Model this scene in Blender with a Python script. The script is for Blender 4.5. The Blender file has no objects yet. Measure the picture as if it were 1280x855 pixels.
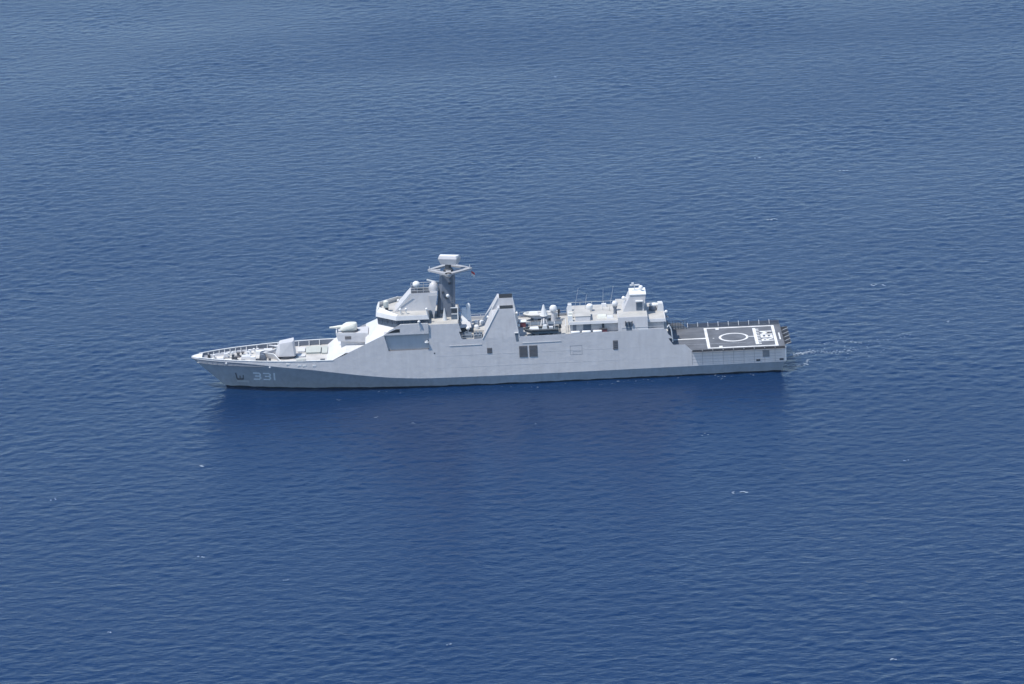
import bpy, math, random
import numpy as np
from mathutils import Vector, Matrix

sc = bpy.context.scene
COL = sc.collection
random.seed(5)
R = math.radians

# ------------------------------------------------------------------ camera
cam_d = bpy.data.cameras.new('camera')
cam = bpy.data.objects.new('camera', cam_d)
COL.objects.link(cam)
fw = Vector((0.00518232, 0.95927429, -0.28242872))
rt = Vector((0.99896709, -0.0177163, -0.04184357))
up = Vector((0.04514305, 0.28192015, 0.95837526))
m = Matrix((rt, up, -fw)).transposed().to_4x4()
m.translation = Vector((0.0, -765.856, 231.225))
cam.matrix_world = m
cam_d.sensor_width = 36.0
cam_d.sensor_fit = 'HORIZONTAL'
cam_d.lens = 158.94
cam_d.clip_start = 1.0
cam_d.clip_end = 60000.0
sc.camera = cam

# ------------------------------------------------------------------ light
SUN = Vector((-0.38, -0.20, 0.90)).normalized()
wd = bpy.data.worlds.new('World')
sc.world = wd
wd.use_nodes = True
nt = wd.node_tree
bg = nt.nodes['Background']
sky = nt.nodes.new('ShaderNodeTexSky')
sky.sky_type = 'NISHITA'
sky.sun_disc = False
sky.sun_elevation = math.asin(SUN.z)
sky.sun_rotation = math.atan2(SUN.x, SUN.y)
sky.altitude = 0
sky.air_density = 1.0
sky.dust_density = 0.1
sky.ozone_density = 2.2
nt.links.new(sky.outputs[0], bg.inputs[0])
bg.inputs[1].default_value = 0.14
sd = bpy.data.lights.new('sun', 'SUN')
sd.energy = 3.6
sd.angle = R(0.53)
sd.color = (1.0, 0.95, 0.88)
so = bpy.data.objects.new('sun', sd)
COL.objects.link(so)
so.rotation_euler = SUN.to_track_quat('Z', 'Y').to_euler()
so.location = (-200, -100, 400)
sc.view_settings.view_transform = 'Standard'
sc.view_settings.look = 'None'
sc.view_settings.exposure = 0.46
sc.view_settings.gamma = 1.0
sc.view_settings.use_curve_mapping = False
sc.cycles.use_denoising = True
sc.cycles.max_bounces = 6

# ------------------------------------------------------------------ helpers
class MB:
    """collects faces for ONE mesh object"""
    def __init__(s):
        s.v = []; s.f = []
    def add(s, pts, faces):
        o = len(s.v)
        s.v += [tuple(p) for p in pts]
        s.f += [tuple(i + o for i in f) for f in faces]
        return s
    def box(s, x0, x1, y0, y1, z0, z1):
        return s.frus([(x0, y0), (x1, y0), (x1, y1), (x0, y1)], z0, [(x0, y0), (x1, y0), (x1, y1), (x0, y1)], z1)
    def frus(s, lo, z0, hi, z1):
        """prism between a lower and an upper polygon (counter-clockwise from above)"""
        n = len(lo)
        zz0 = z0 if isinstance(z0, (list, tuple)) else [z0] * n
        zz1 = z1 if isinstance(z1, (list, tuple)) else [z1] * n
        p = [(a[0], a[1], z) for a, z in zip(lo, zz0)] + [(a[0], a[1], z) for a, z in zip(hi, zz1)]
        f = [tuple(range(n))[::-1], tuple(range(n, 2 * n))]
        f += [(i, (i + 1) % n, n + (i + 1) % n, n + i) for i in range(n)]
        return s.add(p, f)
    def slab(s, prof, y0, y1, f0=None):
        """profile in x-z given thickness in y (y0 < y1); y may be functions of z"""
        g0 = y0 if callable(y0) else (lambda z: y0)
        g1 = y1 if callable(y1) else (lambda z: y1)
        n = len(prof)
        p = [(x, g0(z), z) for x, z in prof] + [(x, g1(z), z) for x, z in prof]
        f = [tuple(range(n)), tuple(range(n, 2 * n))[::-1]]
        f += [(i, n + i, n + (i + 1) % n, (i + 1) % n) for i in range(n)]
        return s.add(p, f)
    def tube(s, a, b, r, r2=None, n=8):
        a = Vector(a); b = Vector(b); r2 = r if r2 is None else r2
        d = (b - a).normalized()
        q = d.to_track_quat('Z', 'Y')
        p = []
        for c, rr in ((a, r), (b, r2)):
            for i in range(n):
                t = 2 * math.pi * i / n
                p.append(c + q @ Vector((rr * math.cos(t), rr * math.sin(t), 0)))
        f = [tuple(range(n))[::-1], tuple(range(n, 2 * n))]
        f += [(i, (i + 1) % n, n + (i + 1) % n, n + i) for i in range(n)]
        return s.add(p, f)
    def lathe(s, c, prof, n=14, axis='z', sx=1.0, sy=1.0):
        """prof: list of (radius, height)"""
        p = []
        for r, h in prof:
            for i in range(n):
                t = 2 * math.pi * i / n
                a, b = r * math.cos(t) * sx, r * math.sin(t) * sy
                if axis == 'z': p.append((c[0] + a, c[1] + b, c[2] + h))
                elif axis == 'x': p.append((c[0] + h, c[1] + a, c[2] + b))
                else: p.append((c[0] + b, c[1] + h, c[2] + a))
        f = []
        for k in range(len(prof) - 1):
            for i in range(n):
                j = (i + 1) % n
                f.append((k * n + i, k * n + j, (k + 1) * n + j, (k + 1) * n + i))
        f.append(tuple(range(n))[::-1]); f.append(tuple(range((len(prof) - 1) * n, len(prof) * n)))
        return s.add(p, f)
    def ball(s, c, r, n=14, m_=8, sx=1, sy=1, sz=1, lo=-1.0):
        pr = []
        a0 = math.asin(lo)
        for k in range(m_ + 1):
            a = a0 + (math.pi / 2 - 0.02 - a0) * k / m_
            pr.append((max(r * math.cos(a), 0.002), r * math.sin(a) * sz))
        return s.lathe(c, pr, n, 'z', sx, sy)
    def path(s, pts, r, n=6):
        for a, b in zip(pts[:-1], pts[1:]):
            s.tube(a, b, r, n=n)
        return s
    def build(s, name, mat, parent=None, smooth=False):
        me = bpy.data.meshes.new(name)
        me.from_pydata(s.v, [], s.f)
        me.validate()
        import bmesh
        bm = bmesh.new(); bm.from_mesh(me)
        bmesh.ops.recalc_face_normals(bm, faces=bm.faces)
        if smooth:
            for f in bm.faces: f.smooth = True
            for e in bm.edges:
                if len(e.link_faces) == 2 and e.calc_face_angle(0) > R(38): e.smooth = False
        bm.to_mesh(me); bm.free()
        me.materials.append(mat)
        o = bpy.data.objects.new(name, me)
        COL.objects.link(o)
        if parent is not None: o.parent = parent
        return o

def tag(o, label=None, cat=None, group=None, kind=None):
    if label: o['label'] = label
    if cat: o['category'] = cat
    if group: o['group'] = group
    if kind: o['kind'] = kind
    return o

def empty(name, loc, rz=0.0):
    o = bpy.data.objects.new(name, None)
    COL.objects.link(o); o.location = loc; o.rotation_euler = (0, 0, rz)
    o.empty_display_size = 0.5
    return o

def pw(x, tab):
    return float(np.interp(x, [a for a, b in tab], [b for a, b in tab]))

def smoothtab(tab):
    """monotone cubic through a table"""
    X = np.array([a for a, b in tab], float); Y = np.array([b for a, b in tab], float)
    h = np.diff(X); d = np.diff(Y) / h
    mm = np.zeros(len(X)); mm[0] = d[0]; mm[-1] = d[-1]
    for i in range(1, len(X) - 1):
        mm[i] = 0 if d[i - 1] * d[i] <= 0 else 2 * d[i - 1] * d[i] / (d[i - 1] + d[i])
    def f(x):
        i = int(np.clip(np.searchsorted(X, x) - 1, 0, len(X) - 2))
        t = min(max((x - X[i]) / h[i], 0.0), 1.0)
        return float((2*t**3 - 3*t*t + 1) * Y[i] + (t**3 - 2*t*t + t) * h[i] * mm[i]
                     + (-2*t**3 + 3*t*t) * Y[i + 1] + (t**3 - t*t) * h[i] * mm[i + 1])
    return f

# ------------------------------------------------------------------ materials
def paint(name, col, rough=0.45, var=0.06, streak=0.0, bump=0.0, boot=False, metal=0.0, rust=0.0):
    mt = bpy.data.materials.new(name); mt.use_nodes = True
    n = mt.node_tree.nodes; L = mt.node_tree.links
    b = n['Principled BSDF']
    b.inputs['Roughness'].default_value = rough
    b.inputs['Metallic'].default_value = metal
    tc = n.new('ShaderNodeTexCoord')
    nz = n.new('ShaderNodeTexNoise'); nz.inputs['Scale'].default_value = 0.55; nz.inputs['Detail'].default_value = 5
    L.new(tc.outputs['Object'], nz.inputs['Vector'])
    mp = n.new('ShaderNodeMapping'); mp.inputs['Scale'].default_value = (1.6, 1.6, 0.10)
    L.new(tc.outputs['Object'], mp.inputs['Vector'])
    ns = n.new('ShaderNodeTexNoise'); ns.inputs['Scale'].default_value = 1.0; ns.inputs['Detail'].default_value = 4
    L.new(mp.outputs[0], ns.inputs['Vector'])
    def ramp(src, lo, hi, a=0.3, c=0.7):
        r = n.new('ShaderNodeMapRange'); r.inputs['From Min'].default_value = a; r.inputs['From Max'].default_value = c
        r.inputs['To Min'].default_value = lo; r.inputs['To Max'].default_value = hi
        L.new(src, r.inputs['Value']); return r.outputs[0]
    v1 = ramp(nz.outputs['Fac'], 1 - var, 1 + var)
    v2 = ramp(ns.outputs['Fac'], 1 - streak, 1 + streak)
    mu = n.new('ShaderNodeMath'); mu.operation = 'MULTIPLY'; L.new(v1, mu.inputs[0]); L.new(v2, mu.inputs[1])
    vm = n.new('ShaderNodeVectorMath'); vm.operation = 'SCALE'
    vm.inputs[0].default_value = col[:3]
    L.new(mu.outputs[0], vm.inputs['Scale'])
    out = vm.outputs[0]
    if rust > 0:
        mp2 = n.new('ShaderNodeMapping'); mp2.inputs['Scale'].default_value = (0.9, 0.9, 0.16)
        L.new(tc.outputs['Object'], mp2.inputs['Vector'])
        n2 = n.new('ShaderNodeTexNoise'); n2.inputs['Scale'].default_value = 1.3; n2.inputs['Detail'].default_value = 7
        L.new(mp2.outputs[0], n2.inputs['Vector'])
        fr = ramp(n2.outputs['Fac'], 0, rust, 0.60, 0.74)
        mx = n.new('ShaderNodeMix'); mx.data_type = 'RGBA'
        L.new(fr, mx.inputs['Factor']); L.new(out, mx.inputs[6]); mx.inputs[7].default_value = (0.20, 0.17, 0.15, 1)
        out = mx.outputs[2]
    if boot:
        sx = n.new('ShaderNodeSeparateXYZ'); L.new(tc.outputs['Object'], sx.inputs[0])
        lt = n.new('ShaderNodeMath'); lt.operation = 'LESS_THAN'; lt.inputs[1].default_value = 0.22
        nb_ = n.new('ShaderNodeTexNoise'); nb_.inputs['Scale'].default_value = 0.35; nb_.inputs['Detail'].default_value = 6
        L.new(tc.outputs['Object'], nb_.inputs['Vector'])
        sb = n.new('ShaderNodeMath'); sb.operation = 'MULTIPLY_ADD'; sb.inputs[1].default_value = -0.5
        L.new(nb_.outputs['Fac'], sb.inputs[0]); ofs = n.new('ShaderNodeMath'); ofs.operation = 'ADD'; ofs.inputs[1].default_value = 0.25
        L.new(sx.outputs['Z'], ofs.inputs[0]); L.new(ofs.outputs[0], sb.inputs[2])
        L.new(sb.outputs[0], lt.inputs[0])
        mx = n.new('ShaderNodeMix'); mx.data_type = 'RGBA'
        L.new(lt.outputs[0], mx.inputs['Factor']); L.new(out, mx.inputs[6]); mx.inputs[7].default_value = (0.015, 0.017, 0.02, 1)
        out = mx.outputs[2]
    L.new(out, b.inputs['Base Color'])
    if bump > 0:
        nb = n.new('ShaderNodeTexNoise'); nb.inputs['Scale'].default_value = 0.9; nb.inputs['Detail'].default_value = 2
        L.new(tc.outputs['Object'], nb.inputs['Vector'])
        bp = n.new('ShaderNodeBump'); bp.inputs['Strength'].default_value = 1.0; bp.inputs['Distance'].default_value = bump
        L.new(nb.outputs['Fac'], bp.inputs['Height']); L.new(bp.outputs[0], b.inputs['Normal'])
    return mt

M = {}
M['hull'] = paint('hull_grey', (0.43, 0.44, 0.465), 0.5, 0.06, 0.07, 0.05, boot=True, rust=0.22)
M['side'] = paint('superstructure_grey', (0.50, 0.495, 0.505), 0.45, 0.035, 0.04, 0.045, rust=0.12)
M['white'] = paint('pale_grey_paint', (0.60, 0.60, 0.605), 0.45, 0.04, 0.03)
M['bright'] = paint('white_paint', (0.72, 0.72, 0.71), 0.4, 0.04)
M['cream'] = paint('cream_paint', (0.62, 0.62, 0.55), 0.45, 0.05)
M['mast'] = paint('shaded_mast_grey', (0.155, 0.175, 0.215), 0.5, 0.04, 0.02)  # on the mast, this darker tone puts shade into the colour
M['deck'] = paint('deck_grey', (0.42, 0.41, 0.385), 0.8, 0.12)
M['bowdeck'] = paint('foredeck_grey', (0.47, 0.46, 0.44), 0.8, 0.16)
M['flight'] = paint('flight_deck_coating', (0.106, 0.112, 0.126), 0.85, 0.22)
M['mark'] = paint('deck_marking_white', (0.66, 0.66, 0.65), 0.7, 0.16)
M['glass'] = paint('dark_glass', (0.05, 0.075, 0.11), 0.12, 0.05)
M['dark'] = paint('dark_fittings', (0.045, 0.05, 0.06), 0.6, 0.1)
M['soot_shade'] = paint('exhaust_shade_black', (0.006, 0.008, 0.011), 0.9, 0.1)
M['louvre'] = paint('louvre_grey', (0.12, 0.115, 0.12), 0.6, 0.08)
M['rail'] = paint('rail_grey', (0.5, 0.5, 0.5), 0.5, 0.03)
M['tarp'] = paint('blue_grey_cover', (0.10, 0.13, 0.17), 0.8, 0.15)
M['green'] = paint('pale_green_hatch', (0.44, 0.46, 0.42), 0.6, 0.06)
M['red'] = paint('red_paint', (0.45, 0.03, 0.03), 0.5, 0.05)
M['darkred'] = paint('dull_red_paint', (0.16, 0.04, 0.05), 0.6, 0.1)
M['number'] = paint('number_paint', (0.9, 0.91, 0.92), 0.5, 0.04)
M['rubber'] = paint('black_rubber', (0.03, 0.035, 0.04), 0.55, 0.1)
M['boathull'] = paint('boat_grey_blue', (0.11, 0.14, 0.16), 0.4, 0.06)
M['tubegrey'] = paint('boat_tube_grey', (0.55, 0.55, 0.52), 0.5, 0.05)
M['platform'] = paint('platform_grey', (0.36, 0.36, 0.37), 0.5, 0.06)
M['wire'] = paint('net_frame_grey', (0.05, 0.05, 0.055), 0.7, 0.08)
M['thin_line'] = paint('thin_line_grey', (0.20, 0.21, 0.23), 0.6, 0.03)

# ------------------------------------------------------------------ sea
WAVE = []
def make_waves():
    rng = np.random.RandomState(11)
    N = 170
    for i in range(N):
        lam = math.exp(rng.uniform(math.log(0.95), math.log(8.0)))
        th = R(100) + rng.normal(0, R(58))
        k = 2 * math.pi / lam
        s = 0.0073 * (1.0 if lam < 2.2 else (2.2 / lam) ** 0.9)
        WAVE.append((k * math.cos(th), k * math.sin(th), s / k, rng.uniform(0, 2 * math.pi), math.cos(th), math.sin(th)))
    P = []
    for i in range(16):
        lam = math.exp(rng.uniform(math.log(30), math.log(240))); th = rng.uniform(0, math.pi)
        k = 2 * math.pi / lam
        P.append((k * math.cos(th), k * math.sin(th) * 0.7, rng.uniform(0, 6.28)))
    return P
PATCH = make_waves()
def gust(x, y):
    g = np.zeros_like(x)
    for a, b, c in PATCH: g += np.cos(a * x + b * y + c)
    return np.clip(1.0 + 0.30 * g / math.sqrt(8), 0.3, 1.8)
FX0, FX1, FY0, FY1 = -150.0, 150.0, -205.0, 375.0
def surf(x, y):
    x = np.asarray(x, float); y = np.asarray(y, float)
    def win(v, a, b, mgn): return np.clip((v - a) / mgn, 0, 1) * np.clip((b - v) / mgn, 0, 1)
    w = win(x, FX0, FX1, 6) * win(y, FY0, FY1, 6) * gust(x, y)
    # smoother water drawn out behind the stern
    yc = np.interp(x, [51, 58, 70, 90, 150], [1.0, 3.5, 8.0, 16.0, 45.0])
    w = w * (1 - 0.5 * np.exp(-((y - yc) / 4.5) ** 2) * np.clip((x - 50) / 4, 0, 1))
    z = np.zeros_like(x); dx = np.zeros_like(x); dy = np.zeros_like(x)
    for kx, ky, a, ph, cx, cy in WAVE:
        t = kx * x + ky * y + ph
        z += a * np.cos(t); q = a * np.sin(t) * 0.6
        dx -= cx * q; dy -= cy * q
    return x + dx * w, y + dy * w, z * w

def graded(a, b, step, lo, hi):
    c = list(np.arange(a, b + 1e-6, step))
    s = step; v = c[-1]
    while v < hi:
        s *= 1.22; v += s; c.append(v)
    s = step; v = c[0]; pre = []
    while v > lo:
        s *= 1.22; v -= s; pre.append(v)
    return np.array(pre[::-1] + c)

def make_sea(mat):
    X = graded(FX0, FX1, 0.40, -22000, 22000); Y = graded(FY0, FY1, 0.46, -22000, 22000)
    gx, gy = np.meshgrid(X, Y)
    px, py, pz = surf(gx.ravel(), gy.ravel())
    nx, ny = len(X), len(Y)
    me = bpy.data.meshes.new('sea')
    me.vertices.add(nx * ny)
    me.vertices.foreach_set('co', np.stack([px, py, pz], 1).astype(np.float32).ravel())
    ii = np.arange(nx - 1)[None, :] + np.arange(ny - 1)[:, None] * nx
    q = np.stack([ii, ii + 1, ii + 1 + nx, ii + nx], -1).reshape(-1, 4)
    nf = len(q)
    me.loops.add(nf * 4); me.loops.foreach_set('vertex_index', q.ravel().astype(np.int32))
    me.polygons.add(nf)
    me.polygons.foreach_set('loop_start', (np.arange(nf) * 4).astype(np.int32))
    me.polygons.foreach_set('use_smooth', np.ones(nf, dtype=bool))
    me.update(calc_edges=True)
    me.materials.append(mat)
    o = bpy.data.objects.new('sea', me); COL.objects.link(o)
    return o

def water_mat():
    mt = bpy.data.materials.new('sea_water'); mt.use_nodes = True
    n = mt.node_tree.nodes; L = mt.node_tree.links
    b = n['Principled BSDF']
    b.inputs['Base Color'].default_value = (0.0010, 0.0168, 0.0645, 1)
    b.inputs['Roughness'].default_value = 0.20
    b.inputs['IOR'].default_value = 1.333
    b.inputs['Specular Tint'].default_value = (0.30, 0.75, 1.0, 1)
    b.inputs['Specular IOR Level'].default_value = 0.42
    tc = n.new('ShaderNodeTexCoord')
    mp = n.new('ShaderNodeMapping'); mp.inputs['Rotation'].default_value = (0, 0, R(-18)); mp.inputs['Scale'].default_value = (0.55, 1.0, 1.0)
    L.new(tc.outputs['Object'], mp.inputs['Vector'])
    hs = []
    for scl, det, wgt in ((0.5, 5, 0.20), (1.6, 4, 0.075)):
        t = n.new('ShaderNodeTexNoise'); t.inputs['Scale'].default_value = scl; t.inputs['Detail'].default_value = det
        t.inputs['Distortion'].default_value = 0.4
        L.new(mp.outputs[0], t.inputs['Vector'])
        mu = n.new('ShaderNodeMath'); mu.operation = 'MULTIPLY'; mu.inputs[1].default_value = wgt
        L.new(t.outputs['Fac'], mu.inputs[0]); hs.append(mu.outputs[0])
    # wind patches and slicks: rougher and calmer areas tens of metres wide
    mp2 = n.new('ShaderNodeMapping'); mp2.inputs['Rotation'].default_value = (0, 0, R(-22)); mp2.inputs['Scale'].default_value = (0.006, 0.013, 0.01)
    L.new(tc.outputs['Object'], mp2.inputs['Vector'])
    gp_ = n.new('ShaderNodeTexNoise'); gp_.inputs['Scale'].default_value = 1.0; gp_.inputs['Detail'].default_value = 5; gp_.inputs['Distortion'].default_value = 0.6
    L.new(mp2.outputs[0], gp_.inputs['Vector'])
    mr = n.new('ShaderNodeMapRange'); mr.inputs['From Min'].default_value = 0.32; mr.inputs['From Max'].default_value = 0.68; mr.inputs['To Min'].default_value = 0.14; mr.inputs['To Max'].default_value = 0.27
    L.new(gp_.outputs['Fac'], mr.inputs['Value']); L.new(mr.outputs[0], b.inputs['Roughness'])
    ad = n.new('ShaderNodeMath'); L.new(hs[0], ad.inputs[0]); L.new(hs[1], ad.inputs[1])
    bp = n.new('ShaderNodeBump'); bp.inputs['Strength'].default_value = 1.0; bp.inputs['Distance'].default_value = 1.0
    L.new(ad.outputs[0], bp.inputs['Height']); L.new(bp.outputs[0], b.inputs['Normal'])
    return mt
sea = make_sea(water_mat())
tag(sea, 'deep blue rippled open sea reaching every edge of the picture', 'sea', kind='structure')

# ------------------------------------------------------------------ warship
ship = empty('warship', (-52.5, 0, 0))
tag(ship, 'grey frigate numbered 331 with flight deck lying on the open blue sea', 'warship')

yk = smoothtab([(0, 0.04), (0.5, 0.72), (1, 1.12), (2.2, 1.78), (4, 2.75), (6, 3.55), (9, 4.52), (12.6, 5.45), (16.5, 6.2),
                (21, 6.70), (25, 6.92), (30, 7.02), (36, 7.05), (104.4, 7.05)])
zk = smoothtab([(0, 5.52), (5, 5.52), (8.8, 5.45), (12, 5.22), (15, 4.92), (21.4, 4.25), (25.6, 3.62), (31, 2.82), (36.7, 2.16),
                (42, 1.88), (56, 1.80), (79, 1.90), (88, 1.95), (104.4, 2.05)])
yw = smoothtab([(5.9, 0.04), (9, 1.0), (12.5, 2.0), (20, 3.55), (26.7, 4.6), (35, 5.5), (43.6, 6.1), (56, 6.4), (65, 6.45), (79, 6.35),
                (90, 6.25), (103.6, 6.0)])
def side_y(x, z): return yk(x) - 0.085 * (z - zk(x))
S = lambda z: 7.05 - 0.085 * (z - 1.9)
TOP = [(0, 5.8), (25.1, 5.85), (33.9, 9.75), (34.3, 10.0), (35.3, 10.8), (37.2, 11.7), (42.1, 11.7), (42.15, 11.42), (47.4, 11.38),
       (47.85, 8.55), (83.6, 8.8), (84.8, 5.9), (86.9, 5.85), (87.9, 4.85), (104.4, 4.8)]
top = lambda x: pw(x, TOP)
TOPX = [0, 25.1, 30.9, 33.9, 34.3, 34.95, 35.3, 37.2, 42.1, 42.15, 47.4, 47.85, 83.6, 84.8, 86.9, 87.9, 104.4]
TS = [0, .0025, .006, .012, .02, .03, .045, .06, .08, .1, .125, .15, .18, .21, .24, .28, .32, .36, .42, .5, .6, .7, .8, .9, 1.0]
TS = sorted(set([round(t, 6) for t in TS] + [round(x / 104.4, 6) for x in TOPX + list(np.arange(20, 104.4, 2.0))]))
def low_pt(t, f):
    """lower hull between waterline (f=0) and knuckle (f=1)"""
    xa, xb = 5.9 + (103.6 - 5.9) * t, 104.4 * t
    g = f ** 1.15
    x = xa + (xb - xa) * f
    return (x, yw(xa) + (yk(xb) - yw(xa)) * g, zk(xb) * f)
FS = [-1, 0, .12, .3, .5, .7, .85, 1]
mb = MB()
for sgn in (-1, 1):
    rows = []
    for f in FS:
        row = []
        for t in TS:
            if f < 0:
                x, y, z = low_pt(t, 0); row.append((x + 1.2 * (1 - t), sgn * y * 0.8, -2.5))
            else:
                x, y, z = low_pt(t, f); row.append((x, sgn * y, z))
        rows.append(row)
    n = len(TS)
    mb.add([p for r_ in rows for p in r_], [(a * n + i, a * n + i + 1, (a + 1) * n + i + 1, (a + 1) * n + i)
            for a in range(len(FS) - 1) for i in range(n - 1)])
tr = [low_pt(1, f) for f in FS[1:]]
tr = [(tr[0][0], tr[0][1] * 0.8, -2.5)] + tr
k = len(tr)
mb.add([(x, -y, z) for x, y, z in tr] + [(x, y, z) for x, y, z in tr], [(i, i + 1, k + i + 1, k + i) for i in range(k - 1)])
mb.build('hull', M['hull'], ship, True)

# upper hull: the tumblehome side plating, with the recess under the bridge wing left open
def strip(mb, xs, lo, hi, sgn, off=0.0):
    pts = []; 
    for x in xs:
        a, b = lo(x), max(hi(x), lo(x))
        pts.append(((x, sgn * (side_y(x, a) + off), a), (x, sgn * (side_y(x, b) + off), b)))
    p = [q for pr in pts for q in pr]
    fs = []
    for i in range(len(xs) - 1):
        if hi(xs[i]) > lo(xs[i]) + 1e-4 or hi(xs[i + 1]) > lo(xs[i + 1]) + 1e-4:
            fs.append((2 * i, 2 * i + 2, 2 * i + 3, 2 * i + 1))
    mb.add(p, fs)
RZ0, RZ1 = 7.05, 9.92          # recess
RX0a, RX0b, RX1 = 34.25, 34.95, 42.1
xs = [104.4 * t for t in TS]
mb = MB()
for sgn in (-1, 1):
    strip(mb, xs, zk, lambda x: min(top(x), RZ0), sgn)
    xl = [x for x in xs if x < RX0a - .01]; xl = sorted(set(xl + [RX0a]))
    strip(mb, xl, lambda x: RZ0, lambda x: min(top(x), RZ1), sgn)
    z1 = min(top(RX0a), RZ1)
    a, b = (RX0a, sgn * side_y(RX0a, RZ0), RZ0), (RX0b, sgn * side_y(RX0b, RZ0), RZ0)
    c = (RX0a, sgn * side_y(RX0a, z1), z1)
    mb.add([a, b, c], [(0, 1, 2)])
    xr = [RX1] + [x for x in xs if x > RX1 + .01]
    strip(mb, xr, lambda x: RZ0, lambda x: min(top(x), RZ1), sgn)
    xu = sorted(set(list(np.linspace(34.2, 47.85, 12)) + [35.3, 37.2, 42.1, 42.15, 47.4]))
    strip(mb, [x for x in xu if x >= 42.1], lambda x: RZ1, top, sgn)
    xw = [x for x in xu if x <= 42.1]
    strip(mb, xw, lambda x: RZ1, top, sgn, .3)
    for z_ in (RZ1,):       # underside and aft end of the overhanging wing
        yy = side_y(42.1, z_)
        mb.add([(34.2, sgn * (yy - .4), z_), (42.1, sgn * (yy - .4), z_), (42.1, sgn * (yy + .3), z_), (34.2, sgn * (yy + .3), z_)], [(0, 1, 2, 3)])
        y2 = side_y(42.1, 11.7)
        mb.add([(42.1, sgn * yy, z_), (42.1, sgn * (yy + .3), z_), (42.1, sgn * (y2 + .3), 11.7), (42.1, sgn * y2, 11.7)], [(0, 1, 2, 3)])
        mb.add([(34.2, sgn * (yy - .02), z_), (34.2, sgn * (yy + .3), z_), (37.2, sgn * (y2 + .3), 11.7), (37.2, sgn * y2, 11.7)], [(0, 1, 2, 3)])
mb.add([(104.4, -7.05, 2.05), (104.4, 7.05, 2.05), (104.45, 6.8, 4.8), (104.45, -6.8, 4.8)], [(0, 1, 2, 3)])
mb.build('upper_hull', M['side'], ship)
# recess lining (floor, back, ends) on both sides, and the wing floor
for sgn in (-1, 1):
    mb = MB()
    y0, y1 = sgn * (S(RZ0) - 0.005), sgn * 6.02
    A = (RX0b, y0, RZ0); B = (RX1, y0, RZ0); Cc = (RX1, y1, RZ0); D = (RX0b, y1, RZ0)
    yt = sgn * (S(RZ1) - 0.005)
    A2 = (RX0a, yt, RZ1); B2 = (RX1, yt, RZ1); C2 = (RX1, y1, RZ1); D2 = (RX0a, y1, RZ1)
    mb.add([A, B, Cc, D, A2, B2, C2, D2], [(3, 2, 6, 7), (1, 5, 6, 2), (0, 3, 7, 4)])
    rc_ = mb.build('wing_recess', M['side'], ship)
    MB().add([A, B, Cc, D], [(0, 1, 2, 3)]).build('recess_sill', M['louvre'], rc_)  # sill coloured dark so the sunlit floor looks shaded

# decks
def deck_sheet(x0, x1, z, inset=0.08, step=1.0, half=None):
    mb = MB(); xs_ = list(np.arange(x0, x1, step)) + [x1]
    p = []
    for x in xs_:
        h = half if half is not None else max(side_y(x, z) - inset, 0.02)
        p += [(x, -h, z), (x, h, z)]
    mb.add(p, [(2 * i, 2 * i + 2, 2 * i + 3, 2 * i + 1) for i in range(len(xs_) - 1)])
    return mb
deck_sheet(1.0, 26.5, 4.9).build('foredeck', M['bowdeck'], ship)
deck_sheet(47.2, 84.0, 8.32).build('main_deck', M['deck'], ship)
fd = deck_sheet(83.9, 104.4, 4.8, 0.0).build('flight_deck', M['flight'], ship)
deck_sheet(41.5, 47.4, 11.25).build('signal_deck', M['deck'], ship)
# vertical bulkheads that close the steps
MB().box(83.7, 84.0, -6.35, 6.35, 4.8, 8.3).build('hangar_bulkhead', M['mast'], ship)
MB().box(47.3, 47.42, -6.2, 6.2, 8.32, 11.25).build('break_bulkhead', M['side'], ship)
MB().box(31.2, 47.3, -5.7, 5.7, 5.0, 7.2).build('inner_house', M['side'], ship)

# bow plate, bulwark with cap rail, stays
mb = MB(); xs_ = [0.03, 0.3, 0.6, 1.0, 1.5, 1.9]
p = []
for x in xs_: h = side_y(x, 5.8); p += [(x, -h, 5.81), (x, h, 5.81)]
mb.add(p, [(2 * i, 2 * i + 2, 2 * i + 3, 2 * i + 1) for i in range(len(xs_) - 1)])
mb.build('bow_plate', M['bright'], ship)
for sgn in (-1, 1):
    mb = MB(); xs_ = [1.3, 2, 3, 4.5, 6, 8, 10, 12.5, 15, 17.5, 20, 22.5, 25.2]
    p = []
    for x in xs_:
        yo, yi = side_y(x, 5.8), side_y(x, 4.9) - 0.12
        p += [(x, sgn * (yo + 0.07), 5.84), (x, sgn * (yo - 0.13), 5.84), (x, sgn * (yo - 0.13), 5.74), (x, sgn * (yi), 4.9)]
    f = []
    for i in range(len(xs_) - 1):
        for a in range(3): f.append((4 * i + a, 4 * i + 4 + a, 4 * i + 5 + a, 4 * i + 1 + a))
    mb.add(p, f)
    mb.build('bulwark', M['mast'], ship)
    mb = MB()
    pts = [(x, sgn * (side_y(x, 5.8) - 0.03), 5.88) for x in xs_]
    for a, b in zip(pts[:-1], pts[1:]): mb.tube(a, b, 0.085, n=6)
    mb.build('bulwark_cap', M['bright'], ship)
    for x in np.concatenate([np.arange(1.9, 9, 0.95), np.arange(9.5, 24, 1.85)]):
        yo, yi = side_y(x, 5.8) - 0.13, side_y(x, 4.9) - 0.1
        mb = MB().add([(x - .05, sgn * yo, 5.82), (x + .05, sgn * yo, 5.82), (x + .05, sgn * (yi - 0.35), 4.91), (x - .05, sgn * (yi - 0.35), 4.91),
                (x - .05, sgn * (yo + .04), 5.82), (x + .05, sgn * (yo + .04), 5.82), (x + .05, sgn * yi, 4.91), (x - .05, sgn * yi, 4.91)],
               [(0, 1, 2, 3), (0, 3, 7, 4), (1, 5, 6, 2)])
        mb.build('bulwark_stay', M['bright'], ship)
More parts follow.
